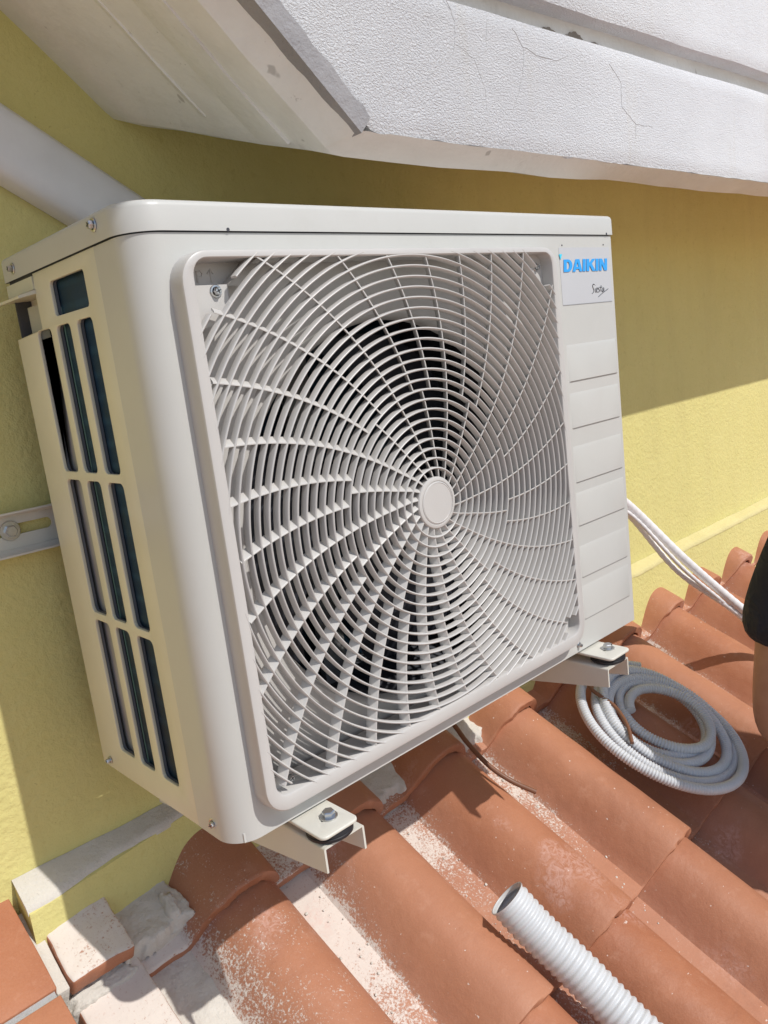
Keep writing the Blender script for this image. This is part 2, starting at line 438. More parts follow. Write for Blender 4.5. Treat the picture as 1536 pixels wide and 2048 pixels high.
# long trowel ridges on the inclined soffit (parallel to its edge)
def incl(t, s, off):     # t depth 0..1, s distance up the incline from the corner, off = drop
    y = EY+(YW-EY)*t; dx, dz = -.063*t, .112*t
    u = Vector((-.106, 0, .098)).normalized()
    return Vector((.234+dx, y, .610+dz)) + u*s + Vector((-.55, -.2, -.72))*off
for (t0, wd, off, s0) in ((.13, .16, .0035, .0), (.42, .03, .0018, .02)):
    bm = bmesh.new(); rr = []
    for i in range(30):
        s = s0+i*.022; e = .012*noise.noise(Vector((s*8, t0, 0)))
        rr.append([bm.verts.new(incl(t0+e+a, s, o)) for a, o in ((0, -.003), (.008, off), (wd*.85, off*.9), (wd, -.003))])
    for a, b in zip(rr, rr[1:]):
        for j in range(3): bm.faces.new((a[j], a[j+1], b[j+1], b[j]))
    hpart('soffit_board', bm, M['soffit'], 60)
# stucco faces on the front plane
def face_strip(name, up, lo, yf, mat, n=260, x0=None, x1=None, thick=.06, amp=.0022, vseg=14):
    """up(x)/lo(x): outline heights; gently uneven face"""
    bm = bmesh.new(); rows = []
    for i in range(n+1):
        x = x0+(x1-x0)*(i/n)**1.35; zu, zl = up(x), lo(x); r = [bm.verts.new((x, yf+thick, zu))]
        for j in range(vseg+1):
            k = j/vseg; z = zu+(zl-zu)*k
            y = yf+amp*noise.noise(Vector((x*7, z*7, 3)))+amp*.35*noise.noise(Vector((x*30, z*30, 1)))
            if j == 0: y += .003
            if j == vseg: y += .0025
            r.append(bm.verts.new((x, y, z)))
        r.append(bm.verts.new((x, yf+thick, zl+.002)))
        rows.append(r)
    for a, b in zip(rows, rows[1:]):
        for j in range(len(a)-1): bm.faces.new((a[j], a[j+1], b[j+1], b[j]))
    bm.faces.new(rows[0]); bm.faces.new(rows[-1][::-1])
    return hpart(name, bm, mat, 60)
def jag(x, s, a): return a*(noise.noise(Vector((x*35, s, 0)))+.5*noise.noise(Vector((x*110, s, 4))))
def lo_face(x):
    base = (.6180-.004*(x-.26)) if x > .268 else .6180+(.268-x)*.918
    return base + jag(x, 2, .0016)
def up_face(x): return .7570-.004*(x-.41) + .0015*noise.noise(Vector((x*5, 0, 0)))-.0015
def lo_up(x): return max(.7830, .6180+(.268-x)*.918) + .0012*noise.noise(Vector((x*6, 7, 0)))
face_strip('fascia', up_face, lo_face, .0, M['stucco'], x0=.1220, x1=5.4)
# upper slab
face_strip('upper_fascia', lambda x: .98, lo_up, -.003, M['stucco'], x0=-.125, x1=5.4, n=200, vseg=20)
bm = bmesh.new(); box(bm, .120, 5.4, .026, .034, .735, .985); hpart('fascia_recess', bm, M['soffit'], 0)
bm = bmesh.new(); box(bm, -1.5, 5.4, .06, .65, .97, 1.10); hpart('roof_slab', bm, M['soffit'], 0)
# bare cement border along the inclined edge
bm = bmesh.new(); rr = []
for i in range(50):
    s = -.002+i*.0115; u = Vector((-.1165, 0, .107)).normalized(); nrm = Vector((.107, 0, .1165)).normalized()
    p = Vector((.248, -.0022, .6165)) + u*s
    e = .0035*noise.noise(Vector((s*60, 0, 0)))+.002*noise.noise(Vector((s*200, 0, 0)))
    ww = .021+e
    rr.append([bm.verts.new(p+Vector((0, .02, 0))), bm.verts.new(p), bm.verts.new(p+nrm*ww*.5+Vector((0, -.0005, 0))), bm.verts.new(p+nrm*ww), bm.verts.new(p+nrm*ww+Vector((0, .02, 0)))])
for a, b in zip(rr, rr[1:]):
    for j in range(4): bm.faces.new((a[j], a[j+1], b[j+1], b[j]))
hpart('cement_border', bm, M['cement'], 60)
# peeled patches in the recess and hairline cracks in the stucco
for x, z, w_, h_ in ((.60, .7665, .03, .006), (.655, .768, .035, .008), (.70, .766, .02, .005), (.52, .767, .02, .003)):
    bm = bmesh.new(); pl = [(x+w_/2*math.cos(a)*(1+.4*noise.noise(Vector((math.cos(a)*2, math.sin(a)*2, x*9)))), z+.006+h_*math.sin(a)*(1+.4*noise.noise(Vector((math.cos(a)*3, math.sin(a)*2, x*5))))) for a in [2*PI*k/22 for k in range(22)]]
    prism(bm, [(a, b-.008) for a, b in pl], 'y', .0245, .0265); hpart('peeled_patch', bm, M['peel'], 0)
M['crack'] = plain('crack_grey', C3(.47, .46, .46), .9)  # flat grey for the hairline cracks
def crack(pts, r=.0005, sd=0):
    P = []
    for a, b in zip(pts, pts[1:]):
        for k in range(8):
            t = k/8; x = a[0]+(b[0]-a[0])*t; z = a[1]+(b[1]-a[1])*t
            P.append((x+.0016*noise.noise(Vector((x*140, z*140, sd))), z+.0016*noise.noise(Vector((x*140, z*140, sd+9)))))
    P.append(pts[-1]); bm = bmesh.new()
    tube(bm, [Vector((x, .0000+.0022*noise.noise(Vector((x*7, z*7, 3)))+.00077*noise.noise(Vector((x*30, z*30, 1))), z)) for x, z in P], lambda s, i: r*(.6+.5*abs(noise.noise(Vector((s*90, sd, 0))))), 5)
    hpart('crack', bm, M['crack'])
crack([(.385, .762), (.40, .735), (.393, .705), (.372, .69), (.35, .676)], .0005, 1)
crack([(.395, .715), (.425, .703), (.445, .712), (.452, .745)], .0004, 2)
crack([(.425, .703), (.440, .675), (.438, .655)], .0004, 3)
crack([(.495, .745), (.512, .728), (.535, .722), (.575, .722), (.60, .731)], .0007, 4)
crack([(.512, .728), (.508, .70), (.495, .675), (.485, .66)], .0004, 5)
crack([(.69, .735), (.715, .715), (.713, .685), (.745, .667), (.79, .668)], .0006, 6)
crack([(.745, .667), (.742, .65)], .0004, 7)
# unseen beam added above the frame to shade the wall left of the unit
bm = bmesh.new(); box(bm, .150, .250, -.62, -.47, 1.284, 1.42, .004); box(bm, .15, .250, -.4699, .30, 1.33, 1.42, .004); hpart('wall_shade_beam', bm, M['soffit'], 0)

# ---------------------------------------------------------------- tiled roof
AL, TH = .4947, .0309
P0 = Vector((.7466, .2516, -.2115))
CR = Vector((math.cos(TH), math.sin(TH), 0)); RUN = Vector((math.sin(TH)*math.cos(AL), -math.cos(TH)*math.cos(AL), -math.sin(AL)))
NR = Vector((math.sin(TH)*math.sin(AL), -math.cos(TH)*math.sin(AL), math.cos(AL)))
PT, LT = .195, .320
def rp(a, s, h): return P0+CR*a+RUN*s+NR*h
def rmx(a, s, h): 
    m = Matrix((CR, RUN, NR)).transposed().to_4x4(); m.translation = rp(a, s, h); return m
roof = empty('tiled_roof', rp(0, 0, -.06), label='terracotta pantile roof sloping away from the yellow wall, dusted with white plaster', cat='roof')
rinv = Matrix.Translation(-roof.location)
def rpart(name, bm, mat, smooth=40, mx=None):
    o = link(name, bm, mat, None, smooth, mx)
    o.parent = roof; o.matrix_parent_inverse = rinv; return o
PAN = -.055
def prof_h(a):
    if a < -.118: return PAN
    if a < -.038:
        x = (-.038-a)/.080; return PAN+.062*(1-x**2.3)**1.22
    x = min(1, (a+.038)/.0612); return PAN+.062*math.sqrt(max(0, 1-x*x))
US = [-.192, -.18, -.165, -.15, -.135, -.125, -.118] + [-.118+.08*k/16 for k in range(1, 17)] + [-.038+.0600*math.sin(PI/2*k/13) for k in range(1, 14)]
def tile_mesh(s0, s1, seed=0, th=.016):
    bm = bmesh.new(); n = max(4, int((s1-s0)/.02)); top = []; bot = []
    ss = [s0+(s1-s0-.004)*i/n for i in range(n+1)]+[s1-.0018, s1]
    for i, s in enumerate(ss):
        lift = -.022*(-s)/LT
        drop = 0 if i < len(ss)-2 else (.0006 if i == len(ss)-2 else .0026)
        A = []; Bt = []
        for j, a in enumerate(US):
            h = prof_h(a)+lift; h2 = (prof_h(min(US[-1], a+.004)) - prof_h(a-.004))/.008
            nn = Vector((-h2, 0, 1)).normalized() if a < US[-1]-.003 else Vector((-.97, 0, .25)).normalized()
            if a > -.03: nn = Vector((min(.97, (a+.038)/.062), 0, math.sqrt(max(.05, 1-((a+.038)/.062)**2)))).normalized()
            w = noise.noise(Vector((a*18, s*9, seed)))*.0018 + noise.noise(Vector((a*60, s*50, seed)))*.0004
            e = 0 if i < len(ss)-1 else noise.noise(Vector((a*50, seed*3.3, 0)))*.003+min(0, noise.noise(Vector((a*120, seed*7.3, 2)))+.25)*.006
            p = Vector((a, s+e, h+w-drop)); A.append(bm.verts.new(p)); Bt.append(bm.verts.new(p-nn*(th-drop)))
        top.append(A); bot.append(Bt)
    m = len(US)
    for i in range(len(ss)-1):
        for j in range(m-1):
            bm.faces.new((top[i][j], top[i][j+1], top[i+1][j+1], top[i+1][j]))
            bm.faces.new((bot[i][j+1], bot[i][j], bot[i+1][j], bot[i+1][j+1]))
        bm.faces.new((top[i][0], bot[i][0], bot[i+1][0], top[i+1][0])); bm.faces.new((top[i][-1], top[i+1][-1], bot[i+1][-1], bot[i][-1]))
    for j in range(m-1):
        bm.faces.new((top[0][j], bot[0][j], bot[0][j+1], top[0][j+1])); bm.faces.new((top[-1][j], top[-1][j+1], bot[-1][j+1], bot[-1][j]))
    return bm
full = [rpart('roof_tile', tile_mesh(-LT-.05, 0, s), M['tile'], 42) for s in (1, 5, 9)]
short = [rpart('cut_tile', tile_mesh(-.115, 0, s), M['tile'], 42) for s in (2, 6, 11)]
used = set()
def put(src, k, c):
    jr = random.Random(k*31+c*7)
    mx = rmx(k*PT+jr.uniform(-.0015, .0015), c*LT+jr.uniform(-.004, .004) - k*.0004, jr.uniform(-.001, .001)) @ Matrix.Rotation(jr.uniform(-.006, .006), 4, 'Z')
    if src.name in used:
        o = src.copy(); COL.objects.link(o); o.parent = roof; o.matrix_parent_inverse = rinv
    else: o = src; used.add(src.name)
    o.matrix_world = mx; o.matrix_basis = rinv.inverted() @ Matrix.Translation(-roof.location) @ mx if False else o.matrix_basis
    o.parent = None; o.matrix_world = mx; o.parent = roof; o.matrix_parent_inverse = rinv
for k in range(-3, 9):
    put(short[(k*5) % 3], k, 0)
for c in (1, 2, 3, 4):
    for k in range(-3, 9 if c < 3 else 5):
        put(full[(k*7+c) % 3], k, c)
# roof deck underneath
bm = bmesh.new()
vs = [bm.verts.new(rp(a, s, h)) for h in (-.082, -.12) for a, s in ((-.83, -.14), (6, -.14), (6, 3.5), (-.83, 3.5))]
for f in ((0, 1, 2, 3), (7, 6, 5, 4), (0, 4, 5, 1), (1, 5, 6, 2), (2, 6, 7, 3), (3, 7, 4, 0)): bm.faces.new([vs[i] for i in f])
rpart('roof_deck', bm, M['flat'], 0)
# verge tiles (flat strip at the left edge) and mortar fillings
def slab(a0, a1, s0, s1, h0, h1, bev=.002, amp=.0012, slope=0, n=10):
    bm = bmesh.new(); box(bm, a0, a1, s0, s1, h0, h1, bev)
    es = [e for e in bm.edges if abs(e.verts[0].co.y-e.verts[1].co.y) > .02 or abs(e.verts[0].co.x-e.verts[1].co.x) > .02]
    bmesh.ops.subdivide_edges(bm, edges=es, cuts=n, use_grid_fill=True)
    for v in bm.verts:
        v.co.z += slope*(v.co.y-s1)
        v.co += noise.noise_vector(v.co*28)*amp + noise.noise_vector(v.co*90)*amp*.4
    bm.transform(rmx(0, 0, 0)); return bm
def mortar(a0, a1, s0, s1, hb, ht, sd, slope=0, edge=.35, n=44):
    bm = bmesh.new(); G = []
    for i in range(n+1):
        r = []
        for j in range(n+1):
            u, v = i/n, j/n; a = a0+(a1-a0)*u; s_ = s0+(s1-s0)*v
            d = min(u, 1-u, v+.6, 1-v)/edge + .55*noise.noise(Vector((a*40, s_*40, sd)))+.25*noise.noise(Vector((a*130, s_*130, sd)))
            m = max(0, min(1, d*1.6)); m = m*m*(3-2*m)
            h = hb+(ht-hb)*m + slope*(s_-s1) + m*(.0022*noise.noise(Vector((a*55, s_*55, sd+3)))+.0009*noise.noise(Vector((a*260, s_*260, sd))))
            r.append(bm.verts.new((a, s_, h)))
        G.append(r)
    for i in range(n):
        for j in range(n): bm.faces.new((G[i][j], G[i+1][j], G[i+1][j+1], G[i][j+1]))
    bm.transform(rmx(0, 0, 0)); return bm
rpart('verge_tile', slab(-.840, -.766, -.105, -.014, -.030, -.003, .0035, .0022, .02, 16), M['tile'], 50)
for c in (1, 2, 3): rpart('verge_tile', slab(-.838, -.757, -.05+(c-1)*LT, -.016+c*LT, -.070, -.026, .0035, .0020, .06, 16), M['tile'], 50)
rpart('mortar_filling', mortar(-.775, -.676, -.11, -.014, -.066, -.0270, 1.3, .05, .16), M['mortar'], 60)
rpart('mortar_filling', mortar(-.766, -.684, -.03, .31, -.084, -.0500, 4.3, .06, .13, 70), M['mortar'], 60)
rpart('mortar_joint', mortar(-.722, -.688, -.060, -.018, -.045, -.0210, 8.1, 0, .5, 20), M['mortar'], 60)
rpart('mortar_joint', mortar(-.850, -.752, -.036, .004, -.070, -.0400, 9.1, 0, .3, 34), M['mortar'], 60)
bm = slab(-.8555, -.8415, -.12, -.016, -.10, -.012, .001, .0015, -.06); rpart('verge_render', bm, M['mortar'], 50)
# pale mortar at the junction of the right-hand tiles with the ledge
for k in range(-2, 9):
    rr = random.Random(k)
    rpart('mortar_joint', mortar(k*PT+.010, k*PT+.090, -.13, -.078+rr.uniform(-.006, .006), -.075, -.040, k*1.7, 0, .3, 26), M['peach' if k > 0 else 'mortar'], 60)
# more mortar on the pan of the tiles beneath the unit
rpart('mortar_spill', mortar(-.395, -.285, -.14, -.004, -.075, -.0440, 3.7, -.05, .22), M['mortar'], 60)
rpart('mortar_spill', mortar(-.200, -.090, -.14, -.006, -.075, -.0440, 6.7, -.05, .22), M['mortar'], 60)

# flat terracotta slabs left of the verge
flat = empty('flat_tile_slope', rp(-1.1, 0, -.07), label='flat terracotta tiles with grey grout beyond the left edge of the pantiles', cat='tiles')
def fpart(name, bm, mat):
    o = link(name, bm, mat, None, 50); o.parent = flat; o.matrix_parent_inverse = Matrix.Translation(-flat.location)
for s0, s1 in ((-.17, -.014), (-.006, .32), (.330, .66), (.67, 1.0)):
    for a0, a1 in ((-1.235, -.857), (-1.62, -1.245), (-2.0, -1.63)):
        fpart('flat_tile', slab(a0, a1, s0, s1, -.006, .009, .0015, .0006, 0, 6), M['flat'])
bm = bmesh.new(); box(bm, -2.0, -.860, -.17, 1.0, -.09, .0045); bm.transform(rmx(0, 0, 0)); fpart('grout', bm, M['grout'])

# ---------------------------------------------------------------- the outdoor unit
W, H, D = .671, .55, .272
unit = empty('air_conditioner', (0, 0, 0), label='ivory outdoor air conditioner unit with a round spiral fan grille, bracketed to the yellow wall', cat='air conditioner')
def upart(name, bm, mat, parent=None, smooth=40): return link(name, bm, mat, parent or unit, smooth)
ZT = .5252
# front panel: flat face with the fan opening
OX0, OX1, OZ0, OZ1 = .0400, .5100, .0380, .5025          # inner edge of the rim
bm = plate(rrect(.0285, .6665, .0008, ZT, (.0, .0, .0, .0), 1), [rrect(.033, .517, .030, .509, .022)], .0012, lambda u, v, w_: Vector((u, .0006-w_, v)))
def wrap(bm, pts, z0, z1, th=.0012):
    """vertical sheet along plan points"""
    rows = []
    for i, p in enumerate(pts):
        t = (Vector(pts[min(i+1, len(pts)-1)])-Vector(pts[max(i-1, 0)])).normalized(); nn = Vector((-t.y, t.x))
        rows.append([bm.verts.new((p[0]+nn.x*q, p[1]+nn.y*q, z)) for q, z in ((0, z0), (0, z1), (th, z1), (th, z0))])
    for a, b in zip(rows, rows[1:]):
        for j in range(4): bm.faces.new((a[j], a[(j+1) % 4], b[(j+1) % 4], b[j]))
    bm.faces.new(rows[0]); bm.faces.new(rows[-1][::-1])
rl = .0285
pts = [(0, .0640)]+[(rl-rl*math.cos(R_(a)), rl-rl*math.sin(R_(a))) for a in range(0, 91, 5)]
wrap(bm, [(0, .0640), (0, .050), (0, .040)]+[(rl-rl*math.cos(R_(a)), rl-rl*math.sin(R_(a))) for a in range(0, 91, 5)], .0008, ZT)
rr_ = .0045
wrap(bm, [(W-rr_+rr_*math.sin(R_(a)), rr_-rr_*math.cos(R_(a))) for a in range(0, 91, 15)]+[(W, .10), (W, .20), (W, D)], .0008, ZT)
# pressed ribs on the right panel
pads = [(.3955, .3500), (.3360, .2917), (.2690, .2225), (.2095, .1660), (.1395, .0972), (.0860, .0402)]
for i, (zt, zb) in enumerate(pads):
    x0 = .5525-.001*i; x1 = .6640-.0006*i
    for (p, yy) in ((0, 0),):
        v = []
        def q(x, y, z): return bm.verts.new((x, y, z))
        o4 = [q(x0, .0002, zt), q(x1, .0002, zt), q(x1, .0002, zb), q(x0, .0002, zb)]
        i4 = [q(x0+.003, -.0014, zt-.0050), q(x1-.003, -.0014, zt-.0050), q(x1-.003, -.0018, zb+.0005), q(x0+.003, -.0018, zb+.0005)]
        for j in range(4): bm.faces.new((o4[j], o4[(j+1) % 4], i4[(j+1) % 4], i4[j]))
        bm.faces.new(i4)
front = upart('front_panel', bm, M['enamel'])
# bottom hem of the front panel
bm = bmesh.new(); prism(bm, [(.0030, .0012), (.0040, -.0010), (.007, -.0018), (.020, -.0018), (.020, -.0008), (.0075, -.0008), (.005, .0008)], 'x', .0300, .6665)
upart('bottom_hem', bm, M['enamel'], front)
for px_, pz_ in ((.5585, .5138), (.6490, .5142)):
    bm = bmesh.new(); lathe(bm, [(0, -.0001), (.0010, -.0001), (.0010, .0004), (0, .0004)], rot_to((0, -1, 0), (px_, 0, pz_)), 10); upart('pin_hole', bm, M['ink'], front)
# top cover: skirt with rounded vertical corner, bevelled top
def outline(off, r):
    o = [(-off, D+.003)]
    rr = r
    o += [(-off+rr-rr*math.cos(R_(a)), -off+rr-rr*math.sin(R_(a))) for a in range(0, 91, 6)]
    r2 = .0060
    o += [(W+off-r2+r2*math.sin(R_(a)), -off+r2-r2*math.cos(R_(a))) for a in range(0, 91, 15)]
    o += [(W+off, D+.003)]; return o
bm = bmesh.new(); levels = [(.0015, .5268), (.0021, .5262), (.0021, .5275), (.0019, .545), (.0010, .5480), (-.0010, .5496), (-.0040, .5503), (-.030, .5510), (-.034, .5502)]
rows = [[bm.verts.new((x, y, z)) for x, y in outline(o, max(.006, .0300+o))] for o, z in levels[:-2]]
# inset the top
cx, cy = W/2, D/2
for o, z in levels[-2:]:
    rows.append([bm.verts.new((cx+(x-cx)*(1+o*2.6/W*1.0), cy+(y-cy)*(1+o*2.6/D), z)) for x, y in outline(-.004, .026)])
for a, b in zip(rows, rows[1:]):
    n = len(a)
    for j in range(n): bm.faces.new((a[j], a[(j+1) % n], b[(j+1) % n], b[j]))
bm.faces.new(rows[-1])
cover = upart('top_cover', bm, M['enamel'], None, 50)
# dark seam under the cover + notches
bm = bmesh.new(); prism(bm, [(x, y) for x, y in outline(-.0022, .0275)], 'z', .515, .5285)
for x in (.085, .090): pass
upart('seam_gasket', bm, M['dark'], cover)
for xx in (.0875, .655):
    bm = bmesh.new(); lathe(bm, [(0, 0), (.0016, 0), (.0016, .0008), (0, .0008)], rot_to((0, -1, 0), (xx, -.0015, .5272)), 10); upart('seam_notch', bm, M['ink'], cover)
# side guard with its windows
cols = [(.1870, .2235), (.1410, .1740), (.0920, .1262)]
holes = []
for (z0, z1) in ((.3350, .4740), (.1868, .3282), (.0300, .1800)):
    for (y0, y1) in cols:
        rr = .0062; zz0 = z0
        if z0 == .03: zz0 = z0+(-.0005)
        holes.append(rrect(y0, y1, zz0, z1, rr, 4))
holes.append(rrect(.0920, .1700, .4812, .5135, .0045, 4))
holes.append(rrect(.2060, .2720, .4745, .5020, .0008, 2)[:])
outer = [(.0650, .0010), (.2790, .0010), (.2790, .4735), (.2790, .5150), (.0650, .5225)]
outer = [(.0650, .0010), (.2790, -.002), (.2790, .4700), (.2055, .4740), (.2055, .5250), (.0650, .5252)]
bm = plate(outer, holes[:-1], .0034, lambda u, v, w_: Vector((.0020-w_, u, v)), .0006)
side = upart('side_guard', bm, M['guard_bounce'])
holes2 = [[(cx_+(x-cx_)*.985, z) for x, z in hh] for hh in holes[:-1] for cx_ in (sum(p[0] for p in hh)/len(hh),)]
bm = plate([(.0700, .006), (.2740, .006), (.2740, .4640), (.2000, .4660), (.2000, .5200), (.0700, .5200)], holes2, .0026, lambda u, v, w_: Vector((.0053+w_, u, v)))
upart('guard_shade_liner', bm, M['liner_shade'], side)  # dark plate standing in for the shaded inner walls of the windows
# handle: hooded recess at the back top
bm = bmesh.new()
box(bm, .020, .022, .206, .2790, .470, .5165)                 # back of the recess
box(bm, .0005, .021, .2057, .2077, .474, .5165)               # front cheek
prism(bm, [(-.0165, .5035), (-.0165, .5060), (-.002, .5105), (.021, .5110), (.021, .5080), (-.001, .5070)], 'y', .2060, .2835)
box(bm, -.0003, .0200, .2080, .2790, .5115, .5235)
upart('handle', bm, M['guard_bounce'], side)
# body behind: back plate, base pan
bm = bmesh.new(); box(bm, .012, W-.004, .004, D-.002, .001, .010); upart('base_pan', bm, M['enamel'])
bm = bmesh.new(); box(bm, .30, W-.0025, D-.001, D+.001, .01, .52); box(bm, .004, .30, D+.004, D+.006, .004, .52); upart('rear_panel', bm, M['dark'])
bm = bmesh.new(); box(bm, .512, .514, .006, D-.005, .010, .52); upart('partition', bm, M['dark'])
# heat exchanger behind the side guard and along the back
bm = bmesh.new(); box(bm, .0075, .036, .055, .197, .012, .516, .0005); box(bm, .046, .50, D-.035, D-.012, .012, .516)
upart('heat_exchanger', bm, M['fins'])
bm = bmesh.new()
for y, z0, z1 in ((.150, .02, .49), (.118, .02, .33)):
    tube(bm, [(.0070, y+.02, z0), (.0072, y+.021, (z0+z1)/2), (.0070, y+.02, z1)], .0007, 6)
upart('fin_reflection', bm, plain('green_reflection', C3(.10, .20, .17), .35))  # thin green lines painting a reflection on the fins
bm = bmesh.new(); box(bm, .010, .020, .1985, .262, .012, .50); upart('coil_bracket', bm, M['motor'])

# --- grille
gr = empty('fan_grille'); gr.parent = unit
YF, YB = -.0188, -.0104
# rim
def loop_path(x0, x1, z0, z1, r, n=8): return rrect(x0, x1, z0, z1, r, n)
def rim():
    bm = bmesh.new()
    # profile: (outward offset from the inner edge, y)
    pr = [(.0000, .016), (.0000, -.0168), (.0006, -.0180), (.0018, -.0186), (.0092, -.0186), (.0108, -.0180), (.0117, -.0163), (.0127, .0006), (.0070, .0006), (.0022, .016)]
    rows = []
    for off, y in pr:
        rows.append([bm.verts.new((x, y, z)) for x, z in rrect(OX0-off, OX1+off, OZ0-off*1.35, OZ1+off*.55, .0135+off*1.05, 8)])
    for a, b in zip(rows, rows[1:]+rows[:1]):
        n = len(a)
        for j in range(n): bm.faces.new((a[j], a[(j+1) % n], b[(j+1) % n], b[j]))
    return bm
link('grille_rim', rim(), M['grille'], gr, 35)
HX, HZ = .2790, .2565
def inside(x, z, m=.004):
    x0, x1, z0, z1 = OX0-m, OX1+m, OZ0-m, OZ1+m
    if not (x0 < x < x1 and z0 < z < z1): return False
    r = .015
    for cx, cz, sx, sz in ((x0+r, z0+r, -1, -1), (x1-r, z0+r, 1, -1), (x1-r, z1-r, 1, 1), (x0+r, z1-r, -1, 1)):
        if (x-cx)*sx > 0 and (z-cz)*sz > 0 and math.hypot(x-cx, z-cz) > r: return False
    return True
def blocked(x, z):   # corner bosses where the blades stop
    return (x < .075 and z > .472) or (x-.0 < .066 and z > .462) or (x > .478 and z > .470 and x+z > .968) or (x > .487 and z < .062) or (x < .062 and z < .045)
ringprof = [(-.0011, YF+.0012), (-.0006, YF+.0003), (0, YF), (.0006, YF+.0003), (.0011, YF+.0012), (.0010, YB), (-.0010, YB)]
bm = bmesh.new(); bm2 = bmesh.new()
k = 1
while True:
    r = .0258+.01002*k
    if r > .345: break
    n = max(48, int(r*1250)); run_ = []; segs = []
    ok = []
    for i in range(n):
        a = 2*PI*i/n; x = HX+r*math.cos(a); z = HZ+r*math.sin(a); ok.append(inside(x, z) and not blocked(x, z))
    if all(ok): segs = [list(range(n))+[0]]
    elif any(ok):
        st = ok.index(False); cur = []
        for j in range(n+1):
            i = (st+j) % n
            if ok[i]: cur.append(i)
            elif cur: segs.append(cur); cur = []
        if cur: segs.append(cur)
    for sg in segs:
        if len(sg) < 3: continue
        closed = len(sg) == n+1
        idx = sg[:-1] if closed else sg
        path = []; fr = []
        for i in idx:
            a = 2*PI*i/n; path.append(Vector((HX+r*math.cos(a), 0, HZ+r*math.sin(a)))); fr.append((Vector((math.cos(a), 0, math.sin(a))), Vector((0, 1, 0))))
        sweep(bm, path, ringprof, closed=closed, frames=fr)
    k += 1
link('grille_rings', bm, M['grille'], gr, 35)
# ribs: 20 inner, 30 outer, both curved
inner = [(.0262, -16.5), (.036, -12.0), (.046, -8.2), (.060, -4.8), (.081, -2.0), (.100, 0.0), (.1155, 1.6)]
def itp(tab, r):
    if r <= tab[0][0]: return tab[0][1]
    for (a, b), (c, d) in zip(tab, tab[1:]):
        if r <= c: return b+(d-b)*(r-a)/(c-a)
    return tab[-1][1]
bm = bmesh.new()
def rib(th0, fn, r0, r1, y0, y1, hw=.0009, tilt=.55):
    pts = []; n = max(3, int((r1-r0)/.006)); cur = []
    segs = []
    for i in range(n+1):
        r = r0+(r1-r0)*i/n; a = R_(th0+fn(r)); x = HX+r*math.cos(a); z = HZ+r*math.sin(a)
        if inside(x, z) and not blocked(x, z): cur.append((x, z))
        else:
            if len(cur) > 1: segs.append(cur)
            cur = []
    if len(cur) > 1: segs.append(cur)
    for sg in segs:
        P = [Vector((x, 0, z)) for x, z in sg]; rows = []
        for i in range(len(P)):
            t = (P[min(i+1, len(P)-1)]-P[max(i-1, 0)]).normalized(); Nn = Vector((-t.z, 0, t.x))
            q = Vector((P[i].x-HX, 0, P[i].z-HZ)).normalized(); cw = Vector((q.z, 0, -q.x))      # vanes lean clockwise towards the back
            rows.append([bm.verts.new(P[i]+Nn*a+Vector((0, y, 0))+cw*(y-y0)*tilt) for a, y in ((-hw, y0+.0006), (-hw*.5, y0), (hw*.5, y0), (hw, y0+.0006), (hw, y1), (-hw, y1))])
        for a, b in zip(rows, rows[1:]):
            for k_ in range(6): bm.faces.new((a[k_], a[(k_+1) % 6], b[(k_+1) % 6], b[k_]))
        bm.faces.new(rows[0]); bm.faces.new(rows[-1][::-1])
for i in range(20): rib(18*i, lambda r: itp(inner, r), .0262, .1158, YF+.0010, -.0088)
for i in range(30): rib(1.6+12*i, lambda r: (r-.116)*86.5, .1158, .36, YF+.0010, -.0088)
link('grille_ribs', bm, M['grille'], gr, 35)
# hub
bm = bmesh.new()
lathe(bm, [(.0262, .000), (.0270, .0085), (.0262, .0098), (.0238, .0106), (.0228, .0104), (.0226, .0098), (.0222, .0098), (.0220, .0104), (.0208, .0110), (.0204, .0106), (.0, .0107)], rot_to((0, -1, 0), (HX, -.0092, HZ)), 56)
link('hub_cap', bm, M['grille'], gr, 30)
# corner bosses with screws
bm = bmesh.new()
prism(bm, [(.036, .4835), (.036, .4450), (.060, .4520), (.0785, .4600), (.0785, .4835)], 'y', -.002, .000)       # lit lower plate
prism(bm, [(.036, .5075), (.036, .4838), (.105, .4838), (.105, .5075)], 'y', .0085, .0100)                      # sunk upper plate
box(bm, .036, .079, -.0019, .0085, .4822, .4838)
v = [bm.verts.new(p) for p in ((.0785, -.003, .4838), (.105, -.0175, .504), (.0785, .0085, .4838), (.105, .0085, .506), (.0785, -.003, .462), (.0785, .0085, .462))]
bm.faces.new((v[0], v[1], v[3], v[2])); bm.faces.new((v[0], v[2], v[5], v[4]))
link('corner_boss', bm, M['grille'], gr, 35); bm = bmesh.new()
prism(bm, [(.478, .507), (.478, .486), (.492, .470), (.514, .470), (.514, .507)], 'y', -.003, -.001)
link('corner_boss', bm, M['grille'], gr, 35); bm = bmesh.new()
prism(bm, [(.487, .034), (.487, .062), (.514, .062), (.514, .034)], 'y', -.003, -.001)
link('corner_boss', bm, M['grille'], gr, 35); bm = bmesh.new()
prism(bm, [(.036, .034), (.036, .050), (.068, .050), (.068, .034)], 'y', -.003, -.001)
link('corner_boss', bm, M['grille'], gr, 35)
def stroke(bm, pts, mapf, r, seg=5): tube(bm, [mapf(*p) for p in pts], r, seg)
bm = bmesh.new()
def um(x, z): return Vector((.0492+x*.0072, .0082, .4872+z*.0090))
stroke(bm, [(0, 1), (0, .3), (.15, .05), (.55, .05), (.7, .3), (.7, 1)], um, .0008)
stroke(bm, [(1.2, 0), (1.2, 1), (1.75, 1), (1.95, .75), (1.75, .48), (1.2, .48)], um, .0008)
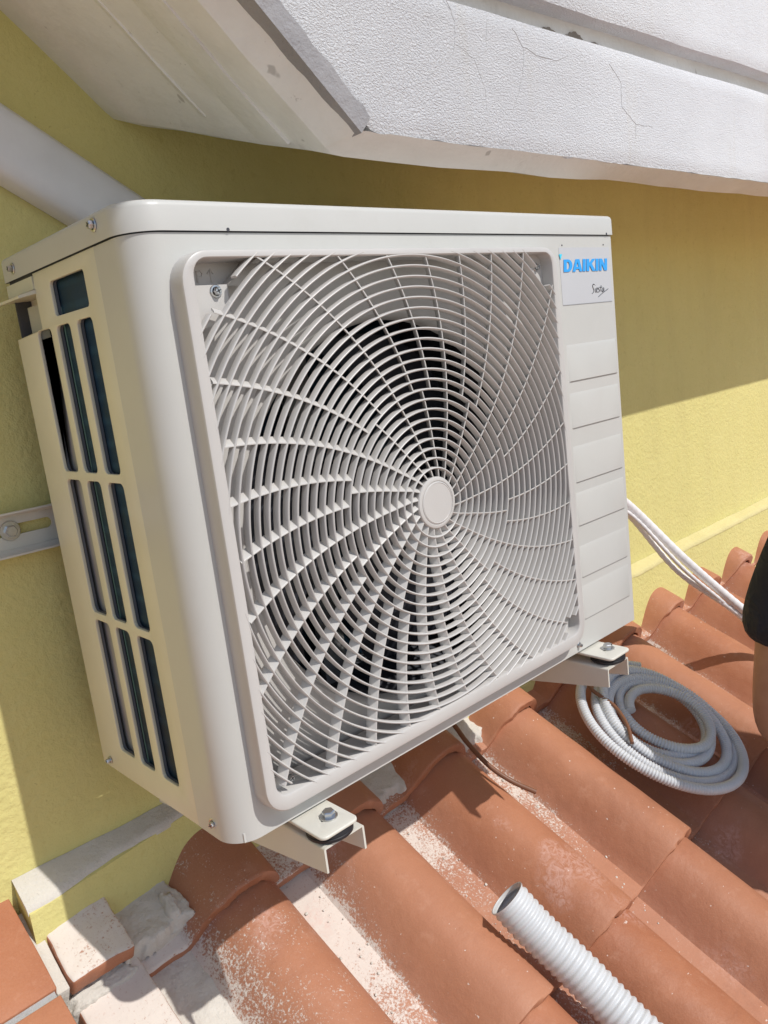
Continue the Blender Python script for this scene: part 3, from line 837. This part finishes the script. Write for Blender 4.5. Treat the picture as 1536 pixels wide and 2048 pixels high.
stroke(bm, [(2.6, .75), (3.0, 1.15), (3.0, 0)], um, .0008); stroke(bm, [(3.0, 1.15), (3.4, .75)], um, .0008)
link('raised_lettering', bm, M['grille'], gr, 35)
# shroud plate behind the grille, bell mouth, chamber walls
SX, SZ, SR = .277, .2465, .206
circ = [(SX+SR*math.cos(2*PI*k/96), SZ+SR*math.sin(2*PI*k/96)) for k in range(96)]
bm = plate(rrect(.030, .520, .026, .512, .01), [circ], .0015, lambda u, v_, w_: Vector((u, .024-w_, v_)))
mxs = rot_to((0, 1, 0), (SX, .0236, SZ))
lathe(bm, [(SR+.0002, -.0005), (SR-.003, .002), (SR-.0055, .008), (SR-.006, .014), (SR-.0045, .014), (SR-.0045, .008)], mxs, 96)
for x0, x1, z0, z1 in ((.030, .032, .026, .512), (.518, .520, .026, .512), (.030, .520, .024, .026), (.030, .520, .5105, .5125)): box(bm, x0, x1, .0018, .0235, z0, z1)
upart('fan_shroud', bm, M['grille'], None, 35)
# fan: hub + three swept blades, motor behind
fan = empty('fan'); fan.parent = unit
bm = bmesh.new(); lathe(bm, [(0, 0), (.030, .001), (.044, .008), (.048, .020), (.048, .060), (0, .060)], rot_to((0, 1, 0), (SX, .048, SZ)), 40); link('fan_hub', bm, M['fan'], fan)
def blade(ph):
    bm = bmesh.new(); rows = []
    for i in range(13):
        r = .044+(.190-.044)*i/12; row = []; sp = R_(62+20*i/12); lead = ph+R_(24)*(i/12)**1.6
        for j in range(15):
            u = j/14; a = lead+sp*(u-.2); y = .062+.052*(1-u)*(1-.3*i/12)-.012*math.sin(PI*u)*(i/12)+.012*(i/12)
            row.append(bm.verts.new((SX+r*math.cos(a), y, SZ+r*math.sin(a))))
        rows.append(row)
    for a, b in zip(rows, rows[1:]):
        for j in range(14): bm.faces.new((a[j], a[j+1], b[j+1], b[j]))
    g = bmesh.ops.solidify(bm, geom=bm.faces[:], thickness=.002); return bm
for q in range(3): link('blade', blade(R_(20+120*q)), M['fan'], fan, 50)
bm = bmesh.new(); lathe(bm, [(0, 0), (.044, 0), (.046, .004), (.046, .05), (0, .05)], rot_to((0, 1, 0), (SX, .125, SZ)), 32); box(bm, SX-.018, SX+.018, .19, .20, .010, .52); upart('motor', bm, M['motor'])
bm = bmesh.new(); box(bm, .047, .511, .028, D-.036, .0102, .0122); upart('chamber_lining', bm, M['dark']); bm = bmesh.new(); box(bm, .047, .511, .028, D-.036, .514, .516); upart('chamber_lining', bm, M['dark'])

# label and its marks
lab = upart('label', plate(rrect(.5512, .6622, .4435, .5110, .0012, 3), [], .0002, lambda u, v_, w_: Vector((u, -.0002-w_, v_))), M['label'])
def glyph_poly(polys, x, z, h, wd, shear, y=-.0009, th=.0005, mat=None, name='lettering'):
    bmx = bmesh.new()
    for outer, holes_ in polys:
        f = lambda p: (x+(p[0]*wd + p[1]*shear)*h, z+p[1]*h)
        b = plate([f(p) for p in outer], [[f(p) for p in hh] for hh in holes_], th, lambda u, v_, w_: Vector((u, y-w_, v_)))
        me = bpy.data.meshes.new('t'); b.to_mesh(me); b.free(); bmx.from_mesh(me); bpy.data.meshes.remove(me)
    return bmx
def arcp(cx, cy, rx, ry, a0, a1, n=10): return [(cx+rx*math.cos(R_(a0+(a1-a0)*i/n)), cy+ry*math.sin(R_(a0+(a1-a0)*i/n))) for i in range(n+1)]
st = .30
gD = ([(0, 0)]+arcp(.42, .5, .48, .5, -90, 90)+[(0, 1)], [[(st, .2)]+arcp(.42, .5, .17, .3, -90, 90)+[(st, .8)]])
gA = ([(0, 0), (.32, 1), (.72, 1), (1.04, 0), (.74, 0), (.69, .2), (.35, .2), (.30, 0)], [[(.40, .39), (.64, .39), (.52, .80)]])
gI = ([(0, 0), (st, 0), (st, 1), (0, 1)], [])
gK = ([(0, 0), (st, 0), (st, .36), (.37, .45), (.66, 0), (1.02, 0), (.60, .60), (.98, 1), (.64, 1), (st, .64), (st, 1), (0, 1)], [])
gN = ([(0, 0), (.27, 0), (.27, .58), (.58, 0), (.90, 0), (.90, 1), (.63, 1), (.63, .42), (.32, 1), (0, 1)], [])
xx = 0; polys = []
for g, adv in ((gD, .93), (gA, 1.10), (gI, .40), (gK, 1.04), (gI, .40), (gN, .9)):
    polys.append(([(p[0]+xx, p[1]) for p in g[0]], [[(p[0]+xx, p[1]) for p in hh] for hh in g[1]])); xx += adv
TWD = .0975; HT = .0148
b = glyph_poly(polys, .5572, .4822, HT, (TWD-.12*HT)/HT/xx, .12)
link('lettering', b, M['blue'], lab, 0)
b = plate([(.5502, .5032), (.5562, .5032), (.5520, .4968)], [], .0005, lambda u, v_, w_: Vector((u, -.0009-w_, v_))); link('arrow_mark', b, M['cyan'], lab, 0)
bm = bmesh.new()
def sm(x, z): return Vector((.6158+x*.0385, -.0007, .4545+z*.0110))
for s_ in ([(.17, .95), (.12, 1.06), (.05, .9), (.08, .62), (.11, .35), (.06, .08), (.0, .02)],
           [(.20, .55), (.19, .2), (.22, .12)], [(.215, .92), (.22, .90)],
           [(.26, .3), (.33, .42), (.34, .58), (.29, .6), (.26, .35), (.28, .14), (.35, .15)],
           [(.46, .66), (.39, .55), (.44, .34), (.44, .18), (.37, .12)],
           [(.56, .85), (.53, .4), (.54, .15)], [(.49, .62), (.62, .66)],
           [(.72, .58), (.64, .5), (.60, .25), (.64, .12), (.72, .5), (.71, .14)],
           [(.36, -.42), (.55, -.12), (.75, .14), (.98, .42)]):
    P = catmull([sm(*p) for p in s_], 4) if len(s_) > 2 else [sm(*p) for p in s_]
    tube(bm, P, .00034, 5)
link('script_lettering', bm, M['ink'], lab, 0)
bm = bmesh.new(); box(bm, .5520, .6615, -.0006, -.0001, .4428, .4434); link('label_edge', bm, plain('label_edge_grey', C3(.40, .41, .43), .5), lab, 0)

# screws
def screw(loc, d, r=.0042, parent=unit, name='screw'):
    bm = bmesh.new(); mx = rot_to(d, loc)
    lathe(bm, [(0, 0), (r*1.35, 0), (r*1.4, .0006), (r*1.25, .0012), (r*.95, .0013)], mx, 20)
    lathe(bm, [(r*.86, .0010), (r*.86, .0040), (r*.70, .0050), (r*.3, .0050), (r*.2, .0034), (0, .0032)], mx, 6)
    for a in (0, PI/2):
        bb = bmesh.new(); box(bb, -r*.6, r*.6, -r*.12, r*.12, .0048, .00515); bb.transform(mx @ Matrix.Rotation(a+.4, 4, 'Z'))
        me = bpy.data.meshes.new('t'); bb.to_mesh(me); bb.free(); n0 = len(bm.faces); bm.from_mesh(me); bpy.data.meshes.remove(me); bm.faces.ensure_lookup_table()
        for f in bm.faces[n0:]: f.material_index = 1
    return link(name, bm, [M['zinc'], M['dark']], parent, 30)
screw((-.0022, .2461, .5365), (-1, 0, 0), .0038); screw((-.0022, .0514, .5400), (-1, 0, 0), .0040)
screw((-.0003, .2575, .0075), (-1, 0, 0), .0030); screw((.0008, .0350, .0150), (-.92, -.38, 0), .0036)
screw((.0668, -.0020, .4785), (0, -1, 0), .0040); screw((.4985, -.0030, .489), (0, -1, 0), .0036)
screw((.0640, -.0030, .0440), (0, -1, 0), .0036); screw((.5300, -.0006, .0105), (0, -1, 0), .0028)
# feet
def foot(x0, x1, bx):
    ft = empty('foot', ((x0+x1)/2, -.02, 0)); ft.parent = unit
    inv = Matrix.Translation((-(x0+x1)/2, .02, 0))
    def fp(name, bm, mat, s=40): o = link(name, bm, mat, ft, s); o.matrix_parent_inverse = inv; return o
    by = -.0215
    bm = plate(rrect(x0, x1, -.0440, .0200, (.0055, .0055, .001, .001), 5), [rrect(bx-.0105, bx+.0105, by-.0022, by+.0022, .002, 3)], .0036, lambda u, v_, w_: Vector((u, v_, -.0040+w_)), .0014)
    fp('foot_plate', bm, M['bracket'])
    bm = bmesh.new(); lathe(bm, [(0, 0), (.0082, 0), (.0086, .0005), (.0086, .0014), (.0050, .0018)], rot_to((0, 0, 1), (bx, by, -.0022)), 28)
    mx = rot_to((0, 0, 1), (bx, by, -.0006)) @ Matrix.Rotation(.35, 4, 'Z')
    lathe(bm, [(.0062, 0), (.0062, .0040), (.0054, .0050), (0, .0052)], mx, 6)
    tube(bm, [(bx, by, -.004), (bx, by, -.028)], .0032, 12)
    fp('bolt', bm, M['zinc'], 30)
    bm = bmesh.new(); lathe(bm, [(0, 0), (.0205, 0), (.0225, .0015), (.0225, .0040), (.0214, .0048), (.0225, .0056), (.0220, .0082), (.0200, .0090), (0, .0090)], rot_to((0, 0, 1), ((x0+x1)/2+.002, -.0235, -.0148)), 44)
    fp('rubber_pad', bm, M['rubber'], 35)
foot(.0630, .1040, .0880); foot(.5360, .5790, .5640)

# ---------------------------------------------------------------- wall bracket
br = empty('wall_bracket', (.3, .30, -.02), label='cream steel bracket with two arms under the air conditioner and a slotted rail', cat='bracket')
binv = Matrix.Translation((-.3, -.30, .02))
def bp(name, bm, mat, s=40, par=None):
    o = link(name, bm, mat, par or br, s)
    if not par: o.matrix_parent_inverse = binv
    return o
def arm(x0, x1):
    zt = -.0152; th = .0022; yt = -.0405
    prof = []
    r = .0028
    outer_ = [(x0, -1)]+[(x0+r-r*math.cos(R_(a)), zt-r+r*math.sin(R_(a))) for a in range(0, 91, 18)]+[(x1-r+r*math.sin(R_(a)), zt-r+r*math.cos(R_(a))) for a in range(0, 91, 18)]+[(x1, -1)]
    ri = r-th
    inner_ = [(x1-th, -1)]+[(x1-r+ri*math.cos(R_(a)), zt-r+ri*math.sin(R_(a))) for a in range(0, 91, 18)]+[(x0+r-ri*math.sin(R_(a)), zt-r+ri*math.cos(R_(a))) for a in range(0, 91, 18)]+[(x0+th, -1)]
    loop = outer_+inner_
    bm = bmesh.new(); rows = []
    for y in (yt, yt+.001, .0, .08, .20, .30, YW-.036):
        zl = -.0405 - max(0, y-yt)*.155
        rows.append([bm.verts.new((x, y, zl if z == -1 else z)) for x, z in loop])
    for a, b in zip(rows, rows[1:]):
        n = len(a)
        for j in range(n): bm.faces.new((a[j], a[(j+1) % n], b[(j+1) % n], b[j]))
    bm.faces.new(rows[0]); bm.faces.new(rows[-1][::-1])
    bp('arm', bm, M['bracket'])
    bm = bmesh.new(); box(bm, x0+.004, x1-.004, YW-.0345, YW-.0325, -.075, .29); bp('upright', bm, M['bracket'], 0)
arm(.0645, .1125); arm(.5315, .5800)
# rail: channel with a slot, lips standing off the wall
z0, z1 = .2455, .2935
bm = plate([(-.40, z0+.006), (.70, z0+.006), (.70, z1-.006), (-.40, z1-.006)],
           [rrect(-.095, .0150, .2665, .2785, .0058, 6), rrect(.10, .20, .2665, .2785, .0058, 6), rrect(.45, .55, .2665, .2785, .0058, 6)], .002,
           lambda u, v_, w_: Vector((u, YW-.006+w_, v_)))
for sgn, zz in ((1, z1-.006), (-1, z0+.006)):
    prism(bm, [(YW-.0071, zz), (YW-.0071, zz+sgn*.002), (YW-.012, zz+sgn*.0055), (YW-.022, zz+sgn*.0062), (YW-.022, zz+sgn*.0042), (YW-.013, zz+sgn*.0035), (YW-.009, zz)], 'x', -.40, .70)
rail = bp('rail', bm, M['bracket'])
bm = bmesh.new(); mx = rot_to((0, -1, 0), (-.0310, YW-.0075, .2722))
lathe(bm, [(0, 0), (.0105, 0), (.0110, .0008), (.0105, .0016), (.006, .0018)], mx, 28); lathe(bm, [(.0068, .0016), (.0068, .0060), (.0058, .0072), (0, .0074)], mx, 6)
bp('rail_bolt', bm, M['zinc'], 30, rail)

# ---------------------------------------------------------------- white trunking up the wall
bm = bmesh.new()
A_, B_ = Vector((-.43, YW-.001, .965)), Vector((.34, YW-.001, .486))
d = (B_-A_).normalized(); u = Vector((0, -1, 0)); s_ = d.cross(u).normalized()
if s_.z < 0: s_ = -s_
fr = [(s_, u)]*2
w_ = .034; dp = .036
pf = [(-w_, 0), (-w_, dp*.75), (-w_*.80, dp*.93), (-w_*.5, dp), (w_*.5, dp), (w_*.80, dp*.93), (w_, dp*.75), (w_, 0)]
OFF = Vector((0, 0, 0))
sweep(bm, [A_, B_], pf, frames=fr)
tr = link('wall_trunking', bm, M['pvc'], None, 50); tag(tr, 'white plastic trunking running diagonally down the wall behind the air conditioner', 'trunking')

# ---------------------------------------------------------------- cables, conduit, hose
def corr(bm, path, r, pitch, depth, seg=14, sub=6, cap=True):
    """corrugated tube along a polyline"""
    P = [Vector(p) for p in path]; L = [0]
    for a, b in zip(P, P[1:]): L.append(L[-1]+(b-a).length)
    n = int(L[-1]/pitch*sub); out = []; j = 0
    for i in range(n+1):
        s = L[-1]*i/n
        while j < len(L)-2 and L[j+1] < s: j += 1
        t = (s-L[j])/max(1e-9, L[j+1]-L[j]); out.append(P[j].lerp(P[j+1], t))
    tube(bm, out, lambda s, i: r - depth*(.5-.5*math.cos(2*PI*s/pitch))**1.6, seg, cap)
# coil of thin conduit
bm = bmesh.new(); path = []
tn = 6.2; n = 470
for i in range(n+1):
    t = i/n*tn; a = 2*PI*t + R_(235)
    lp = int(t)
    k1 = t/tn
    ra = .053+.089*k1 + .004*math.sin(3*t+1); rs = .066+.082*k1+.005*math.sin(2.3*t)
    ca = .154+.007*math.sin(1.9*t)-.008*k1; cs = .164+.012*k1+.008*math.cos(1.3*t)
    h = .006+.006*math.sin(a*1.0+t)+.016*(1-k1)*(.5+.5*math.sin(a+1.5)) + .005*math.cos(2*t)
    a0_ = a; a = a0_-.16*math.sin(2*a0_)
    path.append(rp(ca+ra*math.cos(a), cs+rs*math.sin(a), h+.006))
corr(bm, path, .0092, .0050, .0020, 12, 5)
conduit = link('conduit_coil', bm, M['conduit'], None, 60)
tag(conduit, 'coil of thin grey corrugated conduit lying on the roof tiles right of the unit', 'conduit')
# thick hose
hose = empty('corrugated_hose', rp(-.345, .22, 0), label='short thick white corrugated hose lying in the valley between two tile ridges', cat='hose')
bm = bmesh.new(); a_, b_ = rp(-.376, .220, .031), rp(-.326, .72, -.016)
pth = catmull([a_, rp(-.364, .268, .013), rp(-.350, .335, -.001), rp(-.341, .43, -.012), b_], 16)
P = pth; L = [0]
for p, q in zip(P, P[1:]): L.append(L[-1]+(q-p).length)
pitch = .0098; sub = 8; nn = int(L[-1]/pitch*sub); out = []; j = 0
for i in range(nn+1):
    s = L[-1]*i/nn
    while j < len(L)-2 and L[j+1] < s: j += 1
    out.append(P[j].lerp(P[j+1], (s-L[j])/(L[j+1]-L[j])))
rf = lambda s, i: .0270-.0026*(.5-.5*math.cos(2*PI*s/pitch))**1.3
tube(bm, out, rf, 36, cap=False)
tube(bm, out, lambda s, i: rf(s, i)-.0016, 36, cap=False)
bm.verts.ensure_lookup_table()
N1 = len(out)*36
for q in range(36): bm.faces.new((bm.verts[q], bm.verts[(q+1) % 36], bm.verts[N1+(q+1) % 36], bm.verts[N1+q]))
o = link('hose_wall', bm, M['tube'], hose, 70); o.matrix_parent_inverse = Matrix.Translation(-hose.location)
# brown cables
bm = bmesh.new(); tube(bm, catmull([(.52, .36, -.10), (.553, .285, -.178), (.546, .237, -.2070), (.5445, .195, -.232), (.556, .163, -.253), (.582, .137, -.276)], 8), .0040, 10)
tag(link('brown_cable', bm, M['copper'], None, 60), 'stub of brown cable bending down onto the tiles from under the middle of the unit', 'cable')
bm = bmesh.new(); tube(bm, catmull([(.74, .33, -.11), (.835, .235, -.190), (.828, .188, -.2170), (.829, .148, -.236), (.808, .112, -.252), (.782, .088, -.268)], 8), .0034, 10)
tag(link('brown_cable', bm, M['copper'], None, 60), 'thin brown cable hanging over the coil of grey conduit', 'cable')
# white wrapped pipes from the unit's right side
pi_ = empty('wrapped_pipes', (.70, .15, .2), label='white wrapped refrigerant pipes leaving the right side of the unit towards the roof tiles', cat='pipes')
pinv = Matrix.Translation((-.70, -.15, -.2))
for nm, pts, r in (('thick_pipe', [(.69, .13, .26), (.80, .15, .18), (.99, .190, .082), (1.106, .150, -.045), (1.224, .105, -.166), (1.33, .03, -.29), (1.42, -.10, -.42)], .0090),
                   ('thin_pipe', [(.69, .14, .235), (.80, .155, .165), (.985, .193, .070), (1.09, .158, -.064), (1.217, .112, -.176), (1.33, .045, -.305), (1.42, -.08, -.43)], .0058),
                   ('thin_pipe', [(.69, .12, .22), (.80, .15, .155), (.985, .183, .066), (1.092, .143, -.062), (1.222, .112, -.180), (1.34, .06, -.32), (1.43, -.07, -.44)], .0042)):
    bm = bmesh.new(); pp = catmull(pts, 14); corr(bm, pp, r, .018, .0006, 12, 6)
    o = link(nm, bm, M['wrap'], pi_, 60); o.matrix_parent_inverse = pinv
bm = bmesh.new(); box(bm, W+.001, W+.045, .10, .18, .12, .30, .006); o = link('valve_cover', bm, M['enamel'], unit)

# small rubble on the tiles
rb = random.Random(3)
def chip(a, s, h, sz, mat, label=None):
    bm = bmesh.new(); bmesh.ops.create_icosphere(bm, subdivisions=2, radius=sz)
    sd = rb.random()*50
    for v in bm.verts: v.co += noise.noise_vector(v.co/sz*.9+Vector((sd, 0, 0)))*sz*.45; v.co.z *= .6
    bm.transform(rmx(a, s, h)); return bm
bm = bmesh.new()
for i in range(230):
    k = rb.choice([-4, -3, -2, -2, -1, -1, -1, 0, 0, 1]); a = k*PT+.028+rb.random()*.055; s = abs(rb.gauss(.12, .16))
    sz = rb.choice([.0007, .0009, .0012, .0016, .0024])*rb.uniform(.7, 1.2)
    c = max(0, math.ceil(s/LT)); h = PAN-.022*(c*LT-s)/LT+sz*.4
    t = chip(a, s, h, sz, None); me = bpy.data.meshes.new('t'); t.to_mesh(me); t.free(); bm.from_mesh(me); bpy.data.meshes.remove(me)
tag(link('plaster_crumbs', bm, M['mortar'], None, 60), 'white plaster crumbs scattered in the tile valleys', 'crumbs', kind='stuff')
# ---------------------------------------------------------------- the worker at the right edge
def skin_fig(name, verts, edges, mat, parent, sub=2, root=0):
    me = bpy.data.meshes.new(name); me.from_pydata([v[:3] for v in verts], edges, [])
    o = bpy.data.objects.new(name, me); COL.objects.link(o)
    m = o.modifiers.new('s', 'SKIN'); m.use_smooth_shade = True
    for i, v in enumerate(verts):
        sv = me.skin_vertices[0].data[i]; sv.radius = (v[3], v[4] if len(v) > 4 else v[3]); sv.use_root = (i == root)
    ss = o.modifiers.new('u', 'SUBSURF'); ss.levels = sub; ss.render_levels = sub
    dg = bpy.context.evaluated_depsgraph_get(); dg.update()
    m2 = bpy.data.meshes.new_from_object(o.evaluated_get(dg)); bpy.data.objects.remove(o)
    m2.materials.clear(); m2.materials.append(mat)
    for p in m2.polygons: p.use_smooth = True
    q = bpy.data.objects.new(name, m2); COL.objects.link(q)
    if parent: q.parent = parent
    return q
PO = Vector((1.26, -.42, -.55))
person = empty('person', PO, label='person crouching at the right edge in a dark short-sleeved shirt, one bare arm hanging down', cat='person')
PI2 = Matrix.Translation(-PO)
def roofz(x, y): # crest plane height
    return P0.z + (-(x-P0.x)*NR.x - (y-P0.y)*NR.y)/NR.z
shR = (1.126, -0.093, 0.048); elR = (0.990, -0.057, -0.285); wrR = (1.060, -.200, -.400)
V = [(1.13, -.46, -.30, .13, .11), (1.07, -.41, -.14, .125, .10), (1.01, -.34, .00, .14, .10), (.975, -.285, .12, .11, .085), (.965, -.27, .19, .048), (.96, -.265, .24, .046),
     (1.050, -.145, .115, .055), (1.044, -0.063, -0.099, .052), (*elR, .040), (1.020, -.135, -.345, .034), (*wrR, .024),
     (.93, -.41, .09, .055), (1.00, -.56, -.10, .046), (1.02, -.52, -.28, .037), (1.01, -.46, -.41, .026),
     (1.09, -.42, -.35, .085), (.99, -.31, -.27, .062), (1.05, -.42, -.50, .045), (1.09, -.49, -.575, .036),
     (1.22, -.54, -.36, .085), (1.24, -.64, -.31, .062), (1.32, -.70, -.52, .048), (1.375, -.70, -.66, .036)]
Ed = [(0, 1), (1, 2), (2, 3), (3, 4), (4, 5), (3, 6), (6, 7), (7, 8), (8, 9), (9, 10), (3, 11), (11, 12), (12, 13), (13, 14), (0, 15), (15, 16), (16, 17), (17, 18), (0, 19), (19, 20), (20, 21), (21, 22)]
body = skin_fig('body', V, Ed, M['skin'], person); body.matrix_parent_inverse = PI2
# shirt: torso and two short sleeves
Vs = [(1.13, -.46, -.30, .150, .130), (1.07, -.41, -.14, .145, .122), (1.01, -.34, .00, .160, .122), (.975, -.285, .12, .125, .10), (.968, -.272, .175, .062),
      (1.050, -.145, .115, .080), (1.042, -0.060, -0.088, .073), (1.022, -0.058, -0.165, .073), (.93, -.41, .09, .070), (.975, -.50, -.02, .062)]
Es = [(0, 1), (1, 2), (2, 3), (3, 4), (3, 5), (5, 6), (6, 7), (3, 8), (8, 9)]
sh = skin_fig('shirt', Vs, Es, M['shirt'], person); sh.matrix_parent_inverse = PI2
Vt = [(1.13, -.46, -.29, .145, .125), (1.09, -.42, -.35, .098), (.99, -.31, -.27, .075), (1.05, -.42, -.50, .058), (1.22, -.54, -.36, .098), (1.24, -.64, -.31, .075), (1.32, -.70, -.52, .058)]
tq = skin_fig('trousers', Vt, [(0, 1), (1, 2), (2, 3), (0, 4), (4, 5), (5, 6)], M['trousers'], person); tq.matrix_parent_inverse = PI2
for f0, f1 in (((1.10, -.49, -.605), (1.00, -.43, -.57)), ((1.385, -.71, -.70), (1.29, -.65, -.67))):
    s1 = skin_fig('shoe', [(*f0, .045, .04), (*[(a+b)/2 for a, b in zip(f0, f1)], .048, .035), (*f1, .04, .025)], [(0, 1), (1, 2)], M['shoe'], person); s1.matrix_parent_inverse = PI2
# head
bm = bmesh.new(); bmesh.ops.create_uvsphere(bm, u_segments=32, v_segments=24, radius=1)
fwd = Vector((-.78, .45, -.42)).normalized(); rt = fwd.cross(Vector((0, 0, 1))).normalized(); upv = rt.cross(fwd)
hm = Matrix((rt, fwd, upv)).transposed().to_4x4(); hm.translation = Vector((0.980, -0.230, .335))
for v in bm.verts:
    x, y, z = v.co; s = 1-.22*max(0, -z)**1.5
    q = Vector((x*.076*s, y*.095*(1-.08*max(0, -z)), z*.118))
    if y > .3:
        q.y += .016*math.exp(-((x/.13)**2+((z+.12)/.16)**2)) - .007*(math.exp(-(((x-.38)/.2)**2+((z-.08)/.13)**2))+math.exp(-(((x+.38)/.2)**2+((z-.08)/.13)**2))) + .004*math.exp(-((x/.28)**2+((z+.48)/.07)**2))
    v.co = q
for sx in (-1, 1):
    b2 = bmesh.new(); bmesh.ops.create_uvsphere(b2, u_segments=12, v_segments=8, radius=1)
    for v in b2.verts: v.co = Vector((sx*.078+v.co.x*.008, v.co.y*.016-.005, v.co.z*.028))
    me = bpy.data.meshes.new('t'); b2.to_mesh(me); b2.free(); bm.from_mesh(me); bpy.data.meshes.remove(me)
bm.transform(hm); o = link('head', bm, M['skin'], person, 80); o.matrix_parent_inverse = PI2
bm = bmesh.new(); bmesh.ops.create_uvsphere(bm, u_segments=32, v_segments=24, radius=1)
for v in list(bm.verts):
    if v.co.z < -.1+.55*max(0, v.co.y): bm.verts.remove(v)
for v in bm.verts: v.co = Vector((v.co.x*.083, v.co.y*.101-.004, v.co.z*.126))+noise.noise_vector(v.co*6)*.004
bm.transform(hm); o = link('hair', bm, M['hair'], person, 80); o.matrix_parent_inverse = PI2
# hands with fingers resting on the tiles
def hand(wr, dirv, side, nm='hand'):
    d = Vector(dirv).normalized(); up_ = NR; lat = d.cross(up_).normalized()*side; up_ = lat.cross(d)*side; w0 = Vector(wr)
    V = [(*w0, .024, .018), (*(w0+d*.035), .030, .015), (*(w0+d*.075), .033, .014)]; E_ = [(0, 1), (1, 2)]
    for i, (o_, ln) in enumerate(((-.030, .062), (-.010, .072), (.010, .068), (.030, .055))):
        b0 = len(V)
        V += [(*(w0+d*.088+lat*o_), .0095), (*(w0+d*(.088+ln*.45)+lat*o_*1.1+up_*.010), .0085), (*(w0+d*(.088+ln*.8)+lat*o_*1.15+up_*.002), .0078), (*(w0+d*(.088+ln)+lat*o_*1.18-up_*.008), .0068)]
        E_ += [(2, b0), (b0, b0+1), (b0+1, b0+2), (b0+2, b0+3)]
    b0 = len(V); V += [(*(w0+d*.03-lat*.034), .011), (*(w0+d*.06-lat*.056-up_*.004), .010), (*(w0+d*.088-lat*.066-up_*.008), .0085)]
    E_ += [(1, b0), (b0, b0+1), (b0+1, b0+2)]
    h = skin_fig(nm, V, E_, M['skin'], person, 1); h.matrix_parent_inverse = PI2
hand((1.060, -.200, -.405), (.25, -.62, -.36), 1); hand((1.01, -.46, -.42), (-.5, .3, -.6), -1)
print('built')
